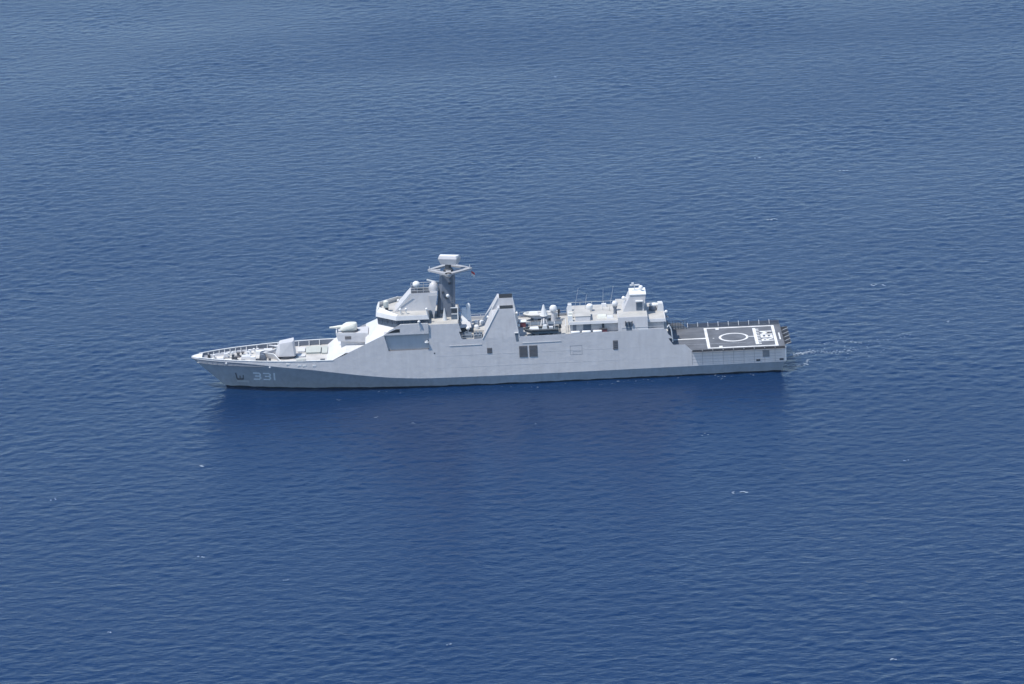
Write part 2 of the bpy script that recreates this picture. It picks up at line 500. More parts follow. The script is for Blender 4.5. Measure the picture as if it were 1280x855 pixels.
# bulwark netting / rails aft of the gun
# foredeck fittings
def bollard(x, y):
    mb = MB()
    mb.box(x - .55, x + .55, y - .2, y + .2, 4.9, 5.0)
    for d in (-.32, .32): mb.lathe((x + d, y, 5.0), [(.17, 0), (.17, .42), (.23, .45), (.23, .55), (.1, .58)], 10)
    mb.build('bollard', M['bright'], ship, True)
for x, y in ((3.4, -1.1), (3.6, 1.2), (6.6, -2.3), (6.8, 2.3), (11.0, -4.0), (11.2, 3.9), (19.4, -5.2)): bollard(x, y)
def capstan(x, y):
    mb = MB(); mb.lathe((x, y, 4.9), [(.55, 0), (.55, .15), (.3, .2), (.24, .5), (.34, .75), (.42, .85), (.1, .95)], 14)
    mb.build('capstan', M['louvre'], ship, True)
for x, y in ((7.9, -1.2), (8.2, 1.3)): capstan(x, y)
for x, y, w, d, h, mm in ((5.0, 0.3, .7, .6, .35, 'bright'), (9.6, 0.2, .9, .8, .5, 'white'), (10.9, -1.6, .5, .5, .8, 'bright'), (12.0, 2.2, .8, .6, .7, 'bright'),
                       (9.2, -2.8, .45, .45, .55, 'dark'), (13.4, 3.3, .9, .7, .6, 'white'), (6.0, 1.5, .4, .4, .7, 'white'), (11.9, -2.6, .5, .4, .6, 'dark')):
    MB().frus([(x - w, y - d), (x + w, y - d), (x + w, y + d), (x - w, y + d)], 4.9,
              [(x - w * .85, y - d * .85), (x + w * .85, y - d * .85), (x + w * .85, y + d * .85), (x - w * .85, y + d * .85)], 4.9 + h).build('deck_locker', M[mm], ship)
for i_, (x, y) in enumerate(((4.4, -1.9), (5.6, -2.6), (7.3, .2), (8.9, 2.6), (10.2, 2.9), (10.1, -3.4), (13.9, -2.9), (13.0, -4.3), (3.0, .9), (14.0, 4.3), (9.9, 1.6))):
    mb = MB(); mb.lathe((x, y, 4.9), [(.16, 0), (.16, .35), (.34, .4), (.34, .52), (.1, .6)] if i_ % 2 else [(.3, 0), (.22, .3), (.22, .7), (.3, .75), (.05, .8)], 10)
    mb.build('vent_cowl', M[('louvre', 'bright', 'dark')[i_ % 3]], ship, True)
for y in (-.55, .75):
    mb = MB()
    for i in range(22):
        x = 2.2 + i * .26
        mb.box(x, x + .18, y - (.1 if i % 2 else .05), y + (.1 if i % 2 else .05), 4.92, 5.02)
    mb.build('anchor_chain', M['dark'], ship)
mb = MB()
mb.box(12.0, 13.2, -1.9, .2, 4.9, 5.15)
mb.tube((12.6, -2.1, 5.55), (12.6, .4, 5.55), .38, n=12)
for y in (-2.0, -0.9, .3): mb.lathe((12.6, y - .06, 5.55), [(.55, 0), (.55, .12)], 14, 'y')
mb.build('mooring_winch', M['mast'], ship, True)
# breakwater : V of leaning plates
for sgn in (-1, 1):
    mb = MB()
    A, B, Cc = (12.9, 0, 4.9), (14.95, sgn * 1.45, 4.9), (16.2, sgn * 5.6, 4.9)
    A2, B2, C2 = (12.7, 0, 5.85), (14.6, sgn * 1.5, 5.9), (16.0, sgn * 5.5, 5.6)
    t = .1
    q = [A, B, Cc, A2, B2, C2]
    mb.add(q + [(x + t, y, z) for x, y, z in q], [(0, 1, 4, 3), (1, 2, 5, 4), (6, 9, 10, 7), (7, 10, 11, 8), (3, 4, 10, 9), (4, 5, 11, 10), (2, 8, 11, 5)])
    mb.build('breakwater', M['side'], ship)
    mb = MB(); mb.path([(x + .05, y, z + .03) for x, y, z in (A2, B2, C2)], .07); mb.build('breakwater_cap', M['bright'], ship)

# main gun
gun = MB()
gun.lathe((16.75, 0, 4.9), [(1.75, 0), (1.75, .35), (1.5, .42)], 24)
gun = gun.build('gun_ring', M['dark'], ship, True)
lo = [(14.75, -.9), (15.5, -1.6), (18.2, -1.6), (18.45, -1.2), (18.45, 1.2), (18.2, 1.6), (15.5, 1.6), (14.75, .9)]
hi = [(15.55, -.8), (15.8, -1.1), (17.95, -1.25), (18.15, -1.05), (18.15, 1.05), (17.95, 1.25), (15.8, 1.1), (15.55, .8)]
tur = MB().frus(lo, 5.4, hi, [7.6, 7.65, 8.0, 8.05, 8.05, 8.0, 7.65, 7.6]).build('gun_turret', M['side'], ship)
mb = MB(); mb.tube((15.9, 0, 6.75), (14.7, 0, 7.0), .26, .2, 12); mb.tube((14.7, 0, 7.0), (13.7, 0, 7.18), .13, .1, 10)
mb.build('gun_barrel', M['white'], tur, True)
# hatches on the foredeck behind the gun
for x0, x1, y0, y1, h, mm in ((18.9, 20.0, -.8, .3, .25, 'white'), (18.6, 20.1, -3.2, -2.4, .3, 'green'), (20.2, 22.7, 1.0, 4.8, .35, 'green'), (23.0, 23.9, .6, 4.6, .3, 'green'),
                              (18.7, 19.9, 2.2, 4.6, .25, 'white'), (22.9, 23.6, -4.6, -3.9, .5, 'dark')):
    mb = MB(); mb.box(x0, x1, y0, y1, 4.9, 4.9 + h - .08); mb.box(x0 - .06, x1 + .06, y0 - .06, y1 + .06, 4.9 + h - .08, 4.9 + h)
    mb.build('deck_hatch', M[mm], ship)

# faceted front below the second gun
mb = MB()
FR = [(23.9, 4.9), (25.1, 5.89), (27.4, 7.02), (30.9, 7.02), (30.9, 8.46)]
p = []
for x, z in FR:
    h = side_y(x, z) - .01
    p += [(x, -h, z), (x, h, z)]
mb.add(p, [(2 * i, 2 * i + 2, 2 * i + 3, 2 * i + 1) for i in range(len(FR) - 1)])
mb.build('front_bulkhead', M['white'], ship)  # lighter than the sides: sunlight on the front put into the colour
gp = MB()
gp.box(26.5, 31.2, -1.7, 1.7, 6.2, 7.75)
gp.frus([(26.1, -2.0), (31.4, -2.2), (31.4, 2.2), (26.1, 2.0)], [7.9, 7.55, 7.55, 7.9], [(25.75, -1.9), (31.4, -2.25), (31.4, 2.25), (25.75, 1.9)], [9.0, 9.2, 9.2, 9.0])
gp = gp.build('gun_platform', M['side'], ship)
MB().box(27.3, 28.4, -2.12, -2.0, 8.2, 8.75).build('vent_slot', M['louvre'], gp)
mb = MB(); mb.frus([(25.76, -1.9), (31.4, -2.25), (31.4, -2.1), (25.9, -1.75)], 9.0, [(25.76, -1.9), (31.4, -2.25), (31.4, -2.1), (25.9, -1.75)], [9.4, 9.3, 9.3, 9.4])
mb.box(25.74, 25.9, -1.9, 1.9, 9.0, 9.45)
mb.build('platform_coaming', M['white'], gp)
mb = MB(); mb.lathe((28.2, 0, 9.0), [(1.5, 0), (1.5, .3), (1.2, .35)], 20); mb.build('gun_ring', M['dark'], ship, True)
def stack(secs, n=20, p=2.6):
    # superelliptic sections (cx, rx, ry, z) skinned one above the other
    mb = MB(); v = []
    for cx, rx, ry, z in secs:
        for i in range(n):
            t = 2 * math.pi * i / n; c, q = math.cos(t), math.sin(t)
            v.append((cx + rx * math.copysign(abs(c) ** (2 / p), c), ry * math.copysign(abs(q) ** (2 / p), q), z))
    f = [(k * n + i, k * n + (i + 1) % n, (k + 1) * n + (i + 1) % n, (k + 1) * n + i) for k in range(len(secs) - 1) for i in range(n)]
    f += [tuple(range(n))[::-1], tuple(range((len(secs) - 1) * n, len(secs) * n))]
    return mb.add(v, f)
g2 = stack([(28.0, 1.35, .95, 9.28), (27.95, 1.55, 1.1, 9.55), (28.0, 1.5, 1.1, 9.9), (28.25, 1.25, .95, 10.35), (28.4, 1.0, .75, 10.6), (28.45, .6, .45, 10.68)]).build('small_gun_turret', M['cream'], ship, True)
mb = MB(); mb.tube((26.9, 0, 9.95), (26.0, 0, 9.93), .34, .3, 12); mb.tube((26.0, 0, 9.93), (24.6, 0, 9.9), .27, .14, 12); mb.build('gun_barrel', M['cream'], g2, True)

# bridge : sloped base, window band, roof with solid coaming
BZ = 10.55
def poly(fx, fy, cx, cy, ax): return [(fx, -fy), (cx, -cy), (ax, -cy), (ax, cy), (cx, cy), (fx, fy)]
lo = [(30.9, -side_y(30.9, 8.44)), (34.3, -side_y(34.3, 10.0) + .02), (42.2, -6.3), (42.2, 6.3), (34.3, side_y(34.3, 10.0) - .02), (30.9, side_y(30.9, 8.44))]
bb = MB().frus(lo, [8.44, 9.93, 9.93, 9.93, 9.93, 8.44], poly(33.2, 1.6, 36.7, 4.85, 42.2), BZ).build('bridge_base', M['white'], ship)  # sunlit front slope, its brightness partly put into the paler colour
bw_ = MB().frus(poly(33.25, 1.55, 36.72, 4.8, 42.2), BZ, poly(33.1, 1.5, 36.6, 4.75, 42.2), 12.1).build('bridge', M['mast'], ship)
def pane(a, b, z0, z1, nwin, off, lean=0.1):
    """row of panes on the facet from a to b (plan points)"""
    ax, ay = a; bx, by = b
    d = Vector((bx - ax, by - ay, 0)); L_ = d.length; d.normalize()
    nrm = Vector((d.y, -d.x, 0))
    mb = MB(); w = L_ / nwin
    for i in range(nwin):
        s0, s1 = i * w + .07, (i + 1) * w - .07
        q = []
        for s_, z, o_ in ((s0, z0, off), (s1, z0, off), (s1, z1, off + lean), (s0, z1, off + lean)):
            v = Vector((ax, ay, 0)) + d * s_ + nrm * o_; q.append((v.x, v.y, z))
        q2 = [(v[0] - nrm.x * .04, v[1] - nrm.y * .04, v[2]) for v in q]
        mb.add(q + q2, [(0, 1, 2, 3), (0, 4, 5, 1), (1, 5, 6, 2), (2, 6, 7, 3), (3, 7, 4, 0)])
    return mb
PL = poly(33.25, 1.55, 36.72, 4.8, 42.2)
for a, b, nw in ((PL[5], PL[0], 3), (PL[0], PL[1], 4), (PL[1], PL[2], 5), (PL[4], PL[5], 4), (PL[3], PL[4], 5)):
    pane(a, b, 10.72, 11.95, nw, .05).build('bridge_window', M['glass'], bw_)
ro = MB()
o1 = poly(32.9, 1.9, 36.5, 5.2, 42.3)
o2 = poly(33.05, 1.8, 36.55, 5.05, 42.0)
ro.frus(o1, 12.1, o2, 12.85)
ro = ro.build('bridge_roof', M['white'], ship)
MB().frus([(x * 1.0, y * .985) for x, y in o2], 12.85, [(x, y * .98) for x, y in o2], 12.88).build('roof_deck', M['deck'], ro)
mb = MB()                      # raised coaming round the front of the roof
def wall(mb, a, b, z0, z1a, z1b, t=.1, lean=.42):
    d = Vector((b[0] - a[0], b[1] - a[1], 0)).normalized(); nn = Vector((d.y, -d.x, 0))
    q = []
    for (x, y), zt in ((a, z1a), (b, z1b)):
        q += [(x, y, z0), (x - nn.x * lean, y - nn.y * lean, zt), (x - nn.x * (lean + t), y - nn.y * (lean + t), zt), (x - nn.x * t, y - nn.y * t, z0)]
    mb.add(q, [(0, 4, 5, 1), (1, 5, 6, 2), (2, 6, 7, 3), (0, 1, 2, 3), (4, 7, 6, 5)])
wall(mb, o2[5], o2[0], 12.85, 13.75, 13.75)
wall(mb, o2[0], o2[1], 12.85, 13.75, 13.0)
wall(mb, o2[4], o2[5], 12.85, 13.75, 13.75)
wall(mb, o2[3], o2[4], 12.85, 13.35, 13.75)
mb.build('roof_coaming', M['bright'], ro)  # brighter colour adds to the sun on the coaming
# bridge wings
for sgn in (-1, 1):
    mb = MB()
    def rowz(x, z): return (x, sgn * (side_y(x, z) + .18), z)
    pr = [(36.2, 10.1), (42.1, 10.1), (42.1, 11.7), (37.2, 11.7), (36.2, 11.25)]
    mb.add([rowz(x, z) for x, z in pr] + [(x, sgn * (side_y(x, z) + .3), z) for x, z in pr[2:]], [(0, 1, 2, 3, 4), (2, 5, 6, 3), (3, 6, 7, 4)])
    mb.add([(34.3, sgn * 4.6, 10.02), (42.1, sgn * 4.6, 10.02), (42.1, sgn * 6.5, 10.02), (34.3, sgn * 6.5, 10.02)], [(0, 1, 2, 3)])
    w = mb.build('bridge_wing', M['side'], ship)
    pr = [(34.75, 10.28), (37.1, 10.36), (37.1, 10.95), (36.4, 10.93)]
    MB().add([(x, sgn * (side_y(x, z) + .312), z) for x, z in pr], [(0, 1, 2, 3)]).build('wing_shade_sheet', M['soot_shade'], w)  # flat black sheet painted in for the shade inside the opening
    mb = MB(); mb.lathe((40.5, sgn * 6.75, 11.0), [(.05, 0), (.05, 1.0), (.22, 1.02), (.26, 1.2), (.16, 1.38), (.02, 1.42)], 10)
    mb.build('searchlight', M['bright'], w, True)
    mb = MB(); mb.path([(37.2, sgn * 6.46, 11.75), (42.1, sgn * 6.46, 11.75)], .05); mb.build('wing_rail', M['bright'], w)
    mb = MB(); mb.box(41.35, 42.0, sgn * 6.42 - (.55 if sgn < 0 else 0), sgn * 6.42 + (0 if sgn < 0 else .55), 8.3, 8.42)
    mb.tube((41.7, sgn * 6.7, 8.42), (41.7, sgn * 6.7, 8.62), .2, n=8)
    mb.build('side_light_bracket', M['bright'], ship)

# small things on the bridge roof
mb = MB(); mb.lathe((34.9, -1.6, 12.88), [(.3, 0), (.3, .75)], 12); e = mb.build('sensor_pedestal', M['dark'], ship, True)
mb = MB(); mb.lathe((34.8, -1.6, 13.6), [(.42, 0), (.48, .2), (.45, 1.1), (.2, 1.3)], 14); mb.box(34.4, 34.75, -2.05, -1.7, 13.9, 14.5)
mb.build('optical_sensor', M['cream'], e, True)
for x, y in ((36.9, 2.0), (37.3, -4.0), (38.3, -3.9), (41.9, -4.4)):
    mb = MB(); mb.tube((x, y, 12.85), (x, y, 13.6), .07); mb.ball((x, y, 13.75), .24, 10, 6); mb.build('small_dome', M['bright'], ship, True)
mb = MB()
for i in range(10):
    a, b = i * .628, (i + 1) * .628
    mb.tube((37.7 + .5 * math.cos(a), -3.0 + .5 * math.sin(a), 13.3), (37.7 + .5 * math.cos(b), -3.0 + .5 * math.sin(b), 13.3), .05, n=5)
for a in (0, 2.1, 4.2): mb.tube((37.7 + .5 * math.cos(a), -3.0 + .5 * math.sin(a), 13.3), (37.7 + .5 * math.cos(a), -3.0 + .5 * math.sin(a), 12.86), .04, n=5)
mb.build('antenna_ring', M['rail'], ship)

# mast house
hl = [(36.3, -2.2), (43.4, -2.2), (43.4, 2.2), (36.3, 2.2)]
hh = [(39.1, -1.85), (43.9, -1.85), (43.9, 1.85), (39.1, 1.85)]
mh = MB().frus(hl, 12.88, hh, 16.0).build('mast_house', M['side'], ship)
mb = MB(); mb.slab([(36.25, 12.9), (39.05, 16.02), (39.45, 16.02), (36.75, 12.9)], -2.22, -2.18); mb.build('edge_plate', M['white'], mh)
mb = MB(); mb.box(39.3, 42.6, -1.8, 1.8, 16.0, 16.05); mb.build('house_roof', M['dark'], mh)
mb = MB()
for y in (-1.75, 1.75):
    mb = MB(); mb.path([(39.3, y, 16.9), (42.6, y, 16.9)], .04); mb.path([(39.3, y, 16.45), (42.6, y, 16.45)], .03)
    for x in (39.3, 40.4, 41.5, 42.6): mb.tube((x, y, 16.0), (x, y, 16.9), .04, n=5)
    mb.build('guard_rail', M['rail'], mh)
MB().slab([(42.3, 15.6), (43.9, 15.6), (43.1, 11.3)], -2.24, -2.06).build('support_fin', M['side'], mh)
mb = MB(); mb.lathe((43.3, -.6, 16.0), [(.9, 0), (.88, .7), (.62, 1.3), (.25, 1.62), (.02, 1.66)], 14); mb.build('rounded_fairing', M['side'], mh, True)
mb = MB(); mb.lathe((40.0, 0, 16.0), [(.45, 0), (.35, .35), (.42, .7)], 12); mb.box(39.4, 39.7, -.3, .3, 16.0, 16.9); dm = mb.build('dome_pedestal', M['mast'], ship, True)
mb = MB(); mb.lathe((40.25, -.05, 17.05), [(.02, -.62), (.35, -.55), (.6, -.2), (.66, .1), (.55, .4), (.3, .58), (.02, .64)], 16); mb.build('radar_dome', M['bright'], dm, True)

# mast
ml = [(43.55, -.7), (44.2, -1.45), (46.4, -1.45), (46.9, -.8), (46.9, .8), (46.4, 1.45), (44.2, 1.45), (43.55, .7)]
mt_ = [(44.5, -.6), (44.95, -1.15), (46.8, -1.15), (47.15, -.65), (47.15, .65), (46.8, 1.15), (44.95, 1.15), (44.5, .6)]
mast = MB().frus(ml, 11.2, mt_, 19.0).build('mast', M['mast'], ship)  # mast shade is carried by the dark blue-grey colour
for x, z, w, h in ((44.2, 12.0, .7, .6), (45.3, 14.6, .4, .45), (44.7, 15.6, .35, .4), (45.9, 17.2, .5, .35)):
    MB().box(x, x + w, -1.55, -1.0, z, z + h).build('mast_vent', M['dark'], mast)
mb = MB()
for i in range(16): mb.tube((46.2, -1.52 + i * .018, 11.6 + i * .45), (46.6, -1.52 + i * .018, 11.6 + i * .45), .03, n=4)
mb.path([(46.2, -1.55, 11.4), (46.35, -1.25, 18.8)], .035); mb.path([(46.6, -1.55, 11.4), (46.75, -1.25, 18.8)], .035)
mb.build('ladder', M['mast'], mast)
mb = MB(); mb.tube((45.5, -1.3, 15.2), (45.6, -2.0, 15.3), .08); mb.ball((45.7, -2.1, 15.35), .32, 10, 6); mb.build('mast_sensor', M['bright'], mast, True)
mb = MB(); mb.lathe((45.0, -3.2, 11.25), [(.42, 0), (.05, 2.2)], 8); mb.build('antenna_cone', M['white'], ship, True)
mb = MB()
mb.box(43.1, 44.7, -.45, .45, 17.1, 17.2); mb.lathe((43.4, 0, 17.2), [(.3, 0), (.22, .3)], 10)
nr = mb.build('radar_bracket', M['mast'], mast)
mb = MB(); mb.slab([(42.1, 17.75), (42.15, 17.95), (43.3, 17.6), (44.6, 17.55), (44.6, 17.35), (43.2, 17.4)], -.18, .12); mb.build('navigation_radar', M['bright'], nr)
# diamond platform
pl = MB()
T_ = [(42.6, 0), (46.0, -3.2), (50.0, 0), (46.0, 3.2)]
def beam(mb, a, b, z0, z1, w0, w1):
    a = Vector((a[0], a[1], 0)); b = Vector((b[0], b[1], 0)); d = (b - a).normalized(); nn = Vector((-d.y, d.x, 0))
    q = []
    for c, w in ((a, w0), (b, w1)):
        for s_, z in ((-w, z0), (w, z0), (w, z1), (-w, z1)): v = c + nn * s_; q.append((v.x, v.y, z))
    mb.add(q, [(0, 1, 2, 3), (4, 7, 6, 5), (0, 4, 5, 1), (1, 5, 6, 2), (2, 6, 7, 3), (3, 7, 4, 0)])
for i in range(4):
    a, b = T_[i], T_[(i + 1) % 4]
    tip = lambda q: .18 if abs(q[1]) < .1 else .42
    beam(pl, a, b, 19.4, 19.7, tip(a) + .04, tip(b) + .12)
beam(pl, (46.0, -3.0), (46.0, 3.0), 19.2, 19.6, .45, .45)
beam(pl, (43.0, 0), (44.6, 0), 19.3, 19.6, .2, .35); beam(pl, (47.1, 0), (49.6, 0), 19.3, 19.6, .35, .2)
pl.lathe((46.0, -3.15, 18.95), [(.25, 0), (.55, .3), (.6, .75)], 12)
plat = pl.build('mast_platform', M['platform'], mast)
mb = MB(); mb.lathe((46.0, 0, 18.9), [(.9, 0), (.9, .7), (.55, .9), (.5, 1.9)], 14); mb.build('radar_column', M['dark'], mast, True)
rad = MB()
c_, s_ = math.cos(R(-14)), math.sin(R(-14))
def rot(x, y): return (46.2 + x * c_ - y * s_, 0 + x * s_ + y * c_)
lo = [rot(*p_) for p_ in ((-1.35, -.55), (1.3, -.55), (1.6, .55), (-1.5, .55))]
mi = [rot(*p_) for p_ in ((-1.8, -.75), (1.55, -.75), (1.95, .8), (-1.8, .8))]
hi = [rot(*p_) for p_ in ((-1.65, -.55), (1.4, -.55), (1.8, .6), (-1.65, .6))]
rad.frus(lo, 20.55, mi, 21.6); rad.frus(mi, 21.6, hi, 22.05)
rad = rad.build('search_radar', M['side'], mast)
mb = MB(); hi2 = [rot(*p_) for p_ in ((-1.3, -.2), (1.2, -.2), (1.4, .3), (-1.3, .3))]; mb.frus(hi, 22.05, hi, 22.09); mb.frus(hi2, 22.09, hi2, 22.11); mb.build('radar_lit_top', M['bright'], rad)  # brighter sheet puts sunlight on the radar top into its colour
for x in (42.7, 49.8):
    mb = MB(); mb.tube((x, 0, 19.2), (x, 0, 20.2), .06); mb.build('yard_fitting', M['white'], mast)

# lockers and rails aft of the mast
mb = MB(); mb.box(46.15, 47.3, -3.1, -2.4, 11.25, 13.3); lk = mb.build('signal_locker', M['tarp'], ship)  # blue-grey body colour stands for a wall in shade
MB().box(46.2, 47.25, -3.14, -3.1, 12.45, 13.2).build('locker_panel', M['dark'], lk)
MB().box(46.2, 47.25, -3.16, -3.1, 12.15, 12.4).build('locker_band', M['rail'], lk)
mb = MB(); mb.tube((47.35, -3.3, 8.4), (47.35, -3.3, 13.5), .1, n=8); mb.path([(46.1, -3.3, 13.45), (47.35, -3.3, 13.45)], .06); mb.build('signal_pole', M['bright'], ship)
# bay between bridge block and funnel
hs_ = MB(); hs_.frus([(47.6, -2.2), (49.6, -2.2), (49.6, 2.0), (47.6, 2.0)], 9.4, [(47.8, -1.2), (49.4, -1.2), (49.4, 1.6), (47.8, 1.6)], 10.3)
hs_ = hs_.build('launcher_house', M['side'], ship)
MB().box(47.7, 49.5, -1.6, 1.8, 8.32, 9.4).build('house_shade_block', M['dark'], hs_)  # dark block stands for the shaded void beneath the house
mb = MB(); mb.frus([(47.7, -1.3), (49.0, -1.3), (49.0, .7), (47.7, .7)], 10.2, [(48.1, -.2), (48.9, -.2), (48.9, .6), (48.1, .6)], 12.3)
mb.frus([(48.8, -1.0), (49.7, -1.0), (49.7, .7), (48.8, .7)], 9.7, [(49.0, -.2), (49.5, -.2), (49.5, .5), (49.0, .5)], 12.4)
mb.lathe((49.2, .15, 12.3), [(.38, 0), (.38, .5), (.25, .8), (.02, .95)], 12)
mb.build('satellite_terminal', M['bright'], ship, True)
mb = MB(); mb.box(48.1, 49.6, -5.3, -3.6, 8.32, 9.0); mb.lathe((48.7, -4.2, 9.0), [(.2, 0), (.2, .25)], 10); mb.build('torpedo_launcher', M['tarp'], ship)
mb = MB(); mb.tube((49.0, -3.2, 8.32), (49.0, -3.2, 9.4), .1); mb.ball((49.0, -3.2, 9.55), .36, 12, 7); mb.build('white_dome', M['bright'], ship, True)
mb = MB()
for i in range(5): mb.box(50.0 + i * .3, 50.24 + i * .3, -5.9, -3.4, 8.32, 8.85 + .18 * (i % 2))
mb.box(49.95, 51.5, -4.7, -4.5, 8.32, 9.1)
mb.build('decoy_launcher', M['tarp'], ship)
def rail(name, pts, h=1.0, mat='rail', rows=2, step=1.5, r=.035, parent=None):
    mb = MB()
    for a, b in zip(pts[:-1], pts[1:]):
        a = Vector(a); b = Vector(b); n_ = max(1, round((b - a).length / step))
        for kx in range(n_ + 1):
            p_ = a.lerp(b, kx / n_); mb.tube(p_, p_ + Vector((0, 0, h)), r, n=5)
        for q in range(rows):
            z = Vector((0, 0, h * (q + 1) / rows)); mb.tube(a + z, b + z, r * .8, n=5)
    return mb.build(name, M[mat], parent or ship)
MB().frus([(49.95, -2.8), (52.3, -2.8), (52.3, 1.7), (49.95, 1.7)], 8.32, [(50.0, -2.7), (52.2, -2.7), (52.2, 1.6), (50.0, 1.6)], 9.0).build('deck_locker', M['deck'], ship)
rail('guard_rail', [(47.9, -6.3, 8.32), (51.3, -6.3, 8.32)], .9, 'rail')
rail('guard_rail', [(47.9, 6.3, 8.32), (53.0, 6.3, 8.32)], 1.0, 'white', 3)
MB().box(47.7, 52.5, 6.2, 6.35, 8.32, 8.95).build('side_bulwark', M['white'], ship)

# funnel : two uptakes joined low down
def uptake(y0b, y1b, y0t, y1t):
    mb = MB()
    lo = [(51.45, y0b), (58.0, y0b), (58.0, y1b), (51.45, y1b)]
    hi = [(54.35, y0t), (57.0, y0t), (57.0, y1t), (54.35, y1t)]
    return mb.frus(lo, 8.3, hi, 13.6)
fu = empty('funnel', (0, 0, 0)); fu.parent = ship
uptake(-6.5, -3.4, -5.85, -4.0).build('uptake', M['side'], fu)
uptake(.7, 5.4, 1.0, 3.5).build('uptake', M['side'], fu)
MB().frus([(51.5, -3.5), (57.95, -3.5), (57.95, .8), (51.5, .8)], 8.3, [(53.3, -3.8), (57.35, -3.8), (57.35, .9), (53.3, .9)], 11.6).build('funnel_casing', M['side'], fu)
for y0, y1 in ((-5.82, -4.02), (1.05, 3.45)):
    MB().box(54.7, 57.02, y0 - .03, y1, 13.54, 13.66).build('exhaust_opening', M['soot_shade'], fu)
    mb = MB()
    mb.box(54.34, 54.68, y0 - .02, y1, 13.6, 13.72); mb.build('funnel_rim', M['side'], fu)
for yb, yt in ((-6.52, -5.87), (.68, .98)):
    mb = MB(); mb.tube((51.5, yb, 8.5), (54.4, yt, 13.6), .09, n=6); mb.build('edge_plate', M['white'], fu)
    mb = MB(); mb.tube((57.95, yb + .05, 8.5), (57.02, yt + .05, 13.6), .08, n=6); mb.build('edge_plate', M['white'], fu)
for x, y, z in ((52.55, .5, 10.4), (57.7, -1.0, 11.3), (57.9, -4.2, 9.9)):
    mb = MB(); mb.ball((x, y, z), .26, 10, 6); mb.box(x - .1, x + .1, y, y + .3, z - .3, z); mb.build('floodlight', M['bright'], fu, True)
MB().slab([(57.15, 9.2), (57.72, 9.2), (57.82, 7.75), (57.35, 7.75)], lambda z: -S(z) - .015, lambda z: -S(z) + .05).build('vent_slot', M['tarp'], fu)
MB().slab([(57.1, 9.22), (57.75, 9.22), (57.75, 9.35), (57.1, 9.35)], lambda z: -S(z) - .12, lambda z: -S(z) + .05).build('vent_hood', M['bright'], fu)

# hull side openings
def sidepanel(name, x0, x1, z0, z1, mat, out=.02, slats=0):
    mb = MB(); mb.slab([(x0, z0), (x1, z0), (x1, z1), (x0, z1)], lambda z: -S(z) - out, lambda z: -S(z) + .03)
    if slats:
        for i in range(slats):
            z = z0 + (i + .5) * (z1 - z0) / slats
            mb.slab([(x0 + .05, z - .05), (x1 - .05, z - .05), (x1 - .05, z + .03), (x0 + .05, z + .03)], lambda q: -S(q) - out - .07, lambda q: -S(q))
    return mb.build(name, M[mat], ship)
sidepanel('air_intake_louvre', 57.8, 59.25, 4.9, 6.9, 'louvre', slats=9)
sidepanel('air_intake_louvre', 59.55, 61.0, 4.9, 6.9, 'louvre', slats=9)
sidepanel('vent_grille', 52.18, 53.05, 5.85, 6.82, 'louvre', slats=4)
sidepanel('side_window', 74.25, 75.12, 5.52, 7.13, 'louvre', slats=5)
sidepanel('porthole', 30.32, 30.6, 6.1, 6.36, 'dark'); sidepanel('porthole', 42.85, 43.08, 6.18, 6.4, 'dark')
mb = MB()
for x0, x1, z0, z1 in ((66.72, 68.82, 6.5, 6.54), (66.72, 68.82, 4.93, 4.97), (66.72, 66.76, 4.97, 6.5), (68.78, 68.82, 4.97, 6.5), (67.2, 67.23, 4.97, 5.5), (67.2, 68.6, 5.5, 5.53)):
    mb.slab([(x0, z0), (x1, z0), (x1, z1), (x0, z1)], lambda z: -S(z) - .015, lambda z: -S(z) + .03)
mb.build('side_door_outline', M['thin_line'], ship)
for x0, x1, z0, z1 in ((58.4, 65.2, 7.38, 7.44), (45.6, 51.3, 7.42, 7.50)):
    mb = MB(); mb.slab([(x0, z0), (x1, z0 + .05), (x1, z1 + .05), (x0, z1)], lambda z: -S(z) - .07, lambda z: -S(z) + .02); mb.build('rubbing_strake', M['side'], ship)
mb = MB()
for z in (3.6, 5.7):
    mb.slab([(43, z), (103.5, z + .05), (103.5, z + .075), (43, z + .025)], lambda q: -S(q) - .012, lambda q: -S(q) + .02)
mb.build('weld_seam', M['side'], ship)
for x, z, mm in ((17.2, 5.35, 'bright'), (19.2, 5.1, 'bright'), (20.1, 5.05, 'bright'), (21.8, 5.0, 'bright')):
    mb = MB(); y = -side_y(x, z)
    mb.box(x - .3, x + .3, y - .06, y + .05, z - .12, z + .12); mb.build('hull_fitting', M[mm], ship)
for x, z in ((6.3, 5.25), (14.0, 4.75)):
    y = -low_pt(x / 104.4, .93)[1]
    mb = MB(); mb.ball((x, y - .02, z), .2, 8, 5); mb.build('fairlead', M['bright'], ship, True)

# hull number 331 and anchor on the flared bow
def hull_pt(x, z, off=.02):
    t, f = x / 104.4, .5
    for _ in range(25):
        f = min(max(z / zk(104.4 * t), 0), 1)
        xa, xb = 5.9 + 97.7 * t, 104.4 * t
        t += (x - (xa + (xb - xa) * f)) / 100.0
    p = low_pt(t, f)
    return (x, -(p[1] + off), z)
def stroke(mb, a, b, w=.145):
    """flat bar on the hull from a to b in (x, z)"""
    d = Vector((b[0] - a[0], b[1] - a[1])).normalized(); nn = Vector((-d.y, d.x)) * w
    a = (a[0] - d.x * w, a[1] - d.y * w); b = (b[0] + d.x * w, b[1] + d.y * w)
    K = 5; q = []
    for i in range(K):
        t = i / (K - 1); cx, cz = a[0] + (b[0] - a[0]) * t, a[1] + (b[1] - a[1]) * t
        q += [hull_pt(cx + nn.x, cz + nn.y), hull_pt(cx - nn.x, cz - nn.y)]
    mb.add(q, [(2 * i, 2 * i + 2, 2 * i + 3, 2 * i + 1) for i in range(K - 1)])
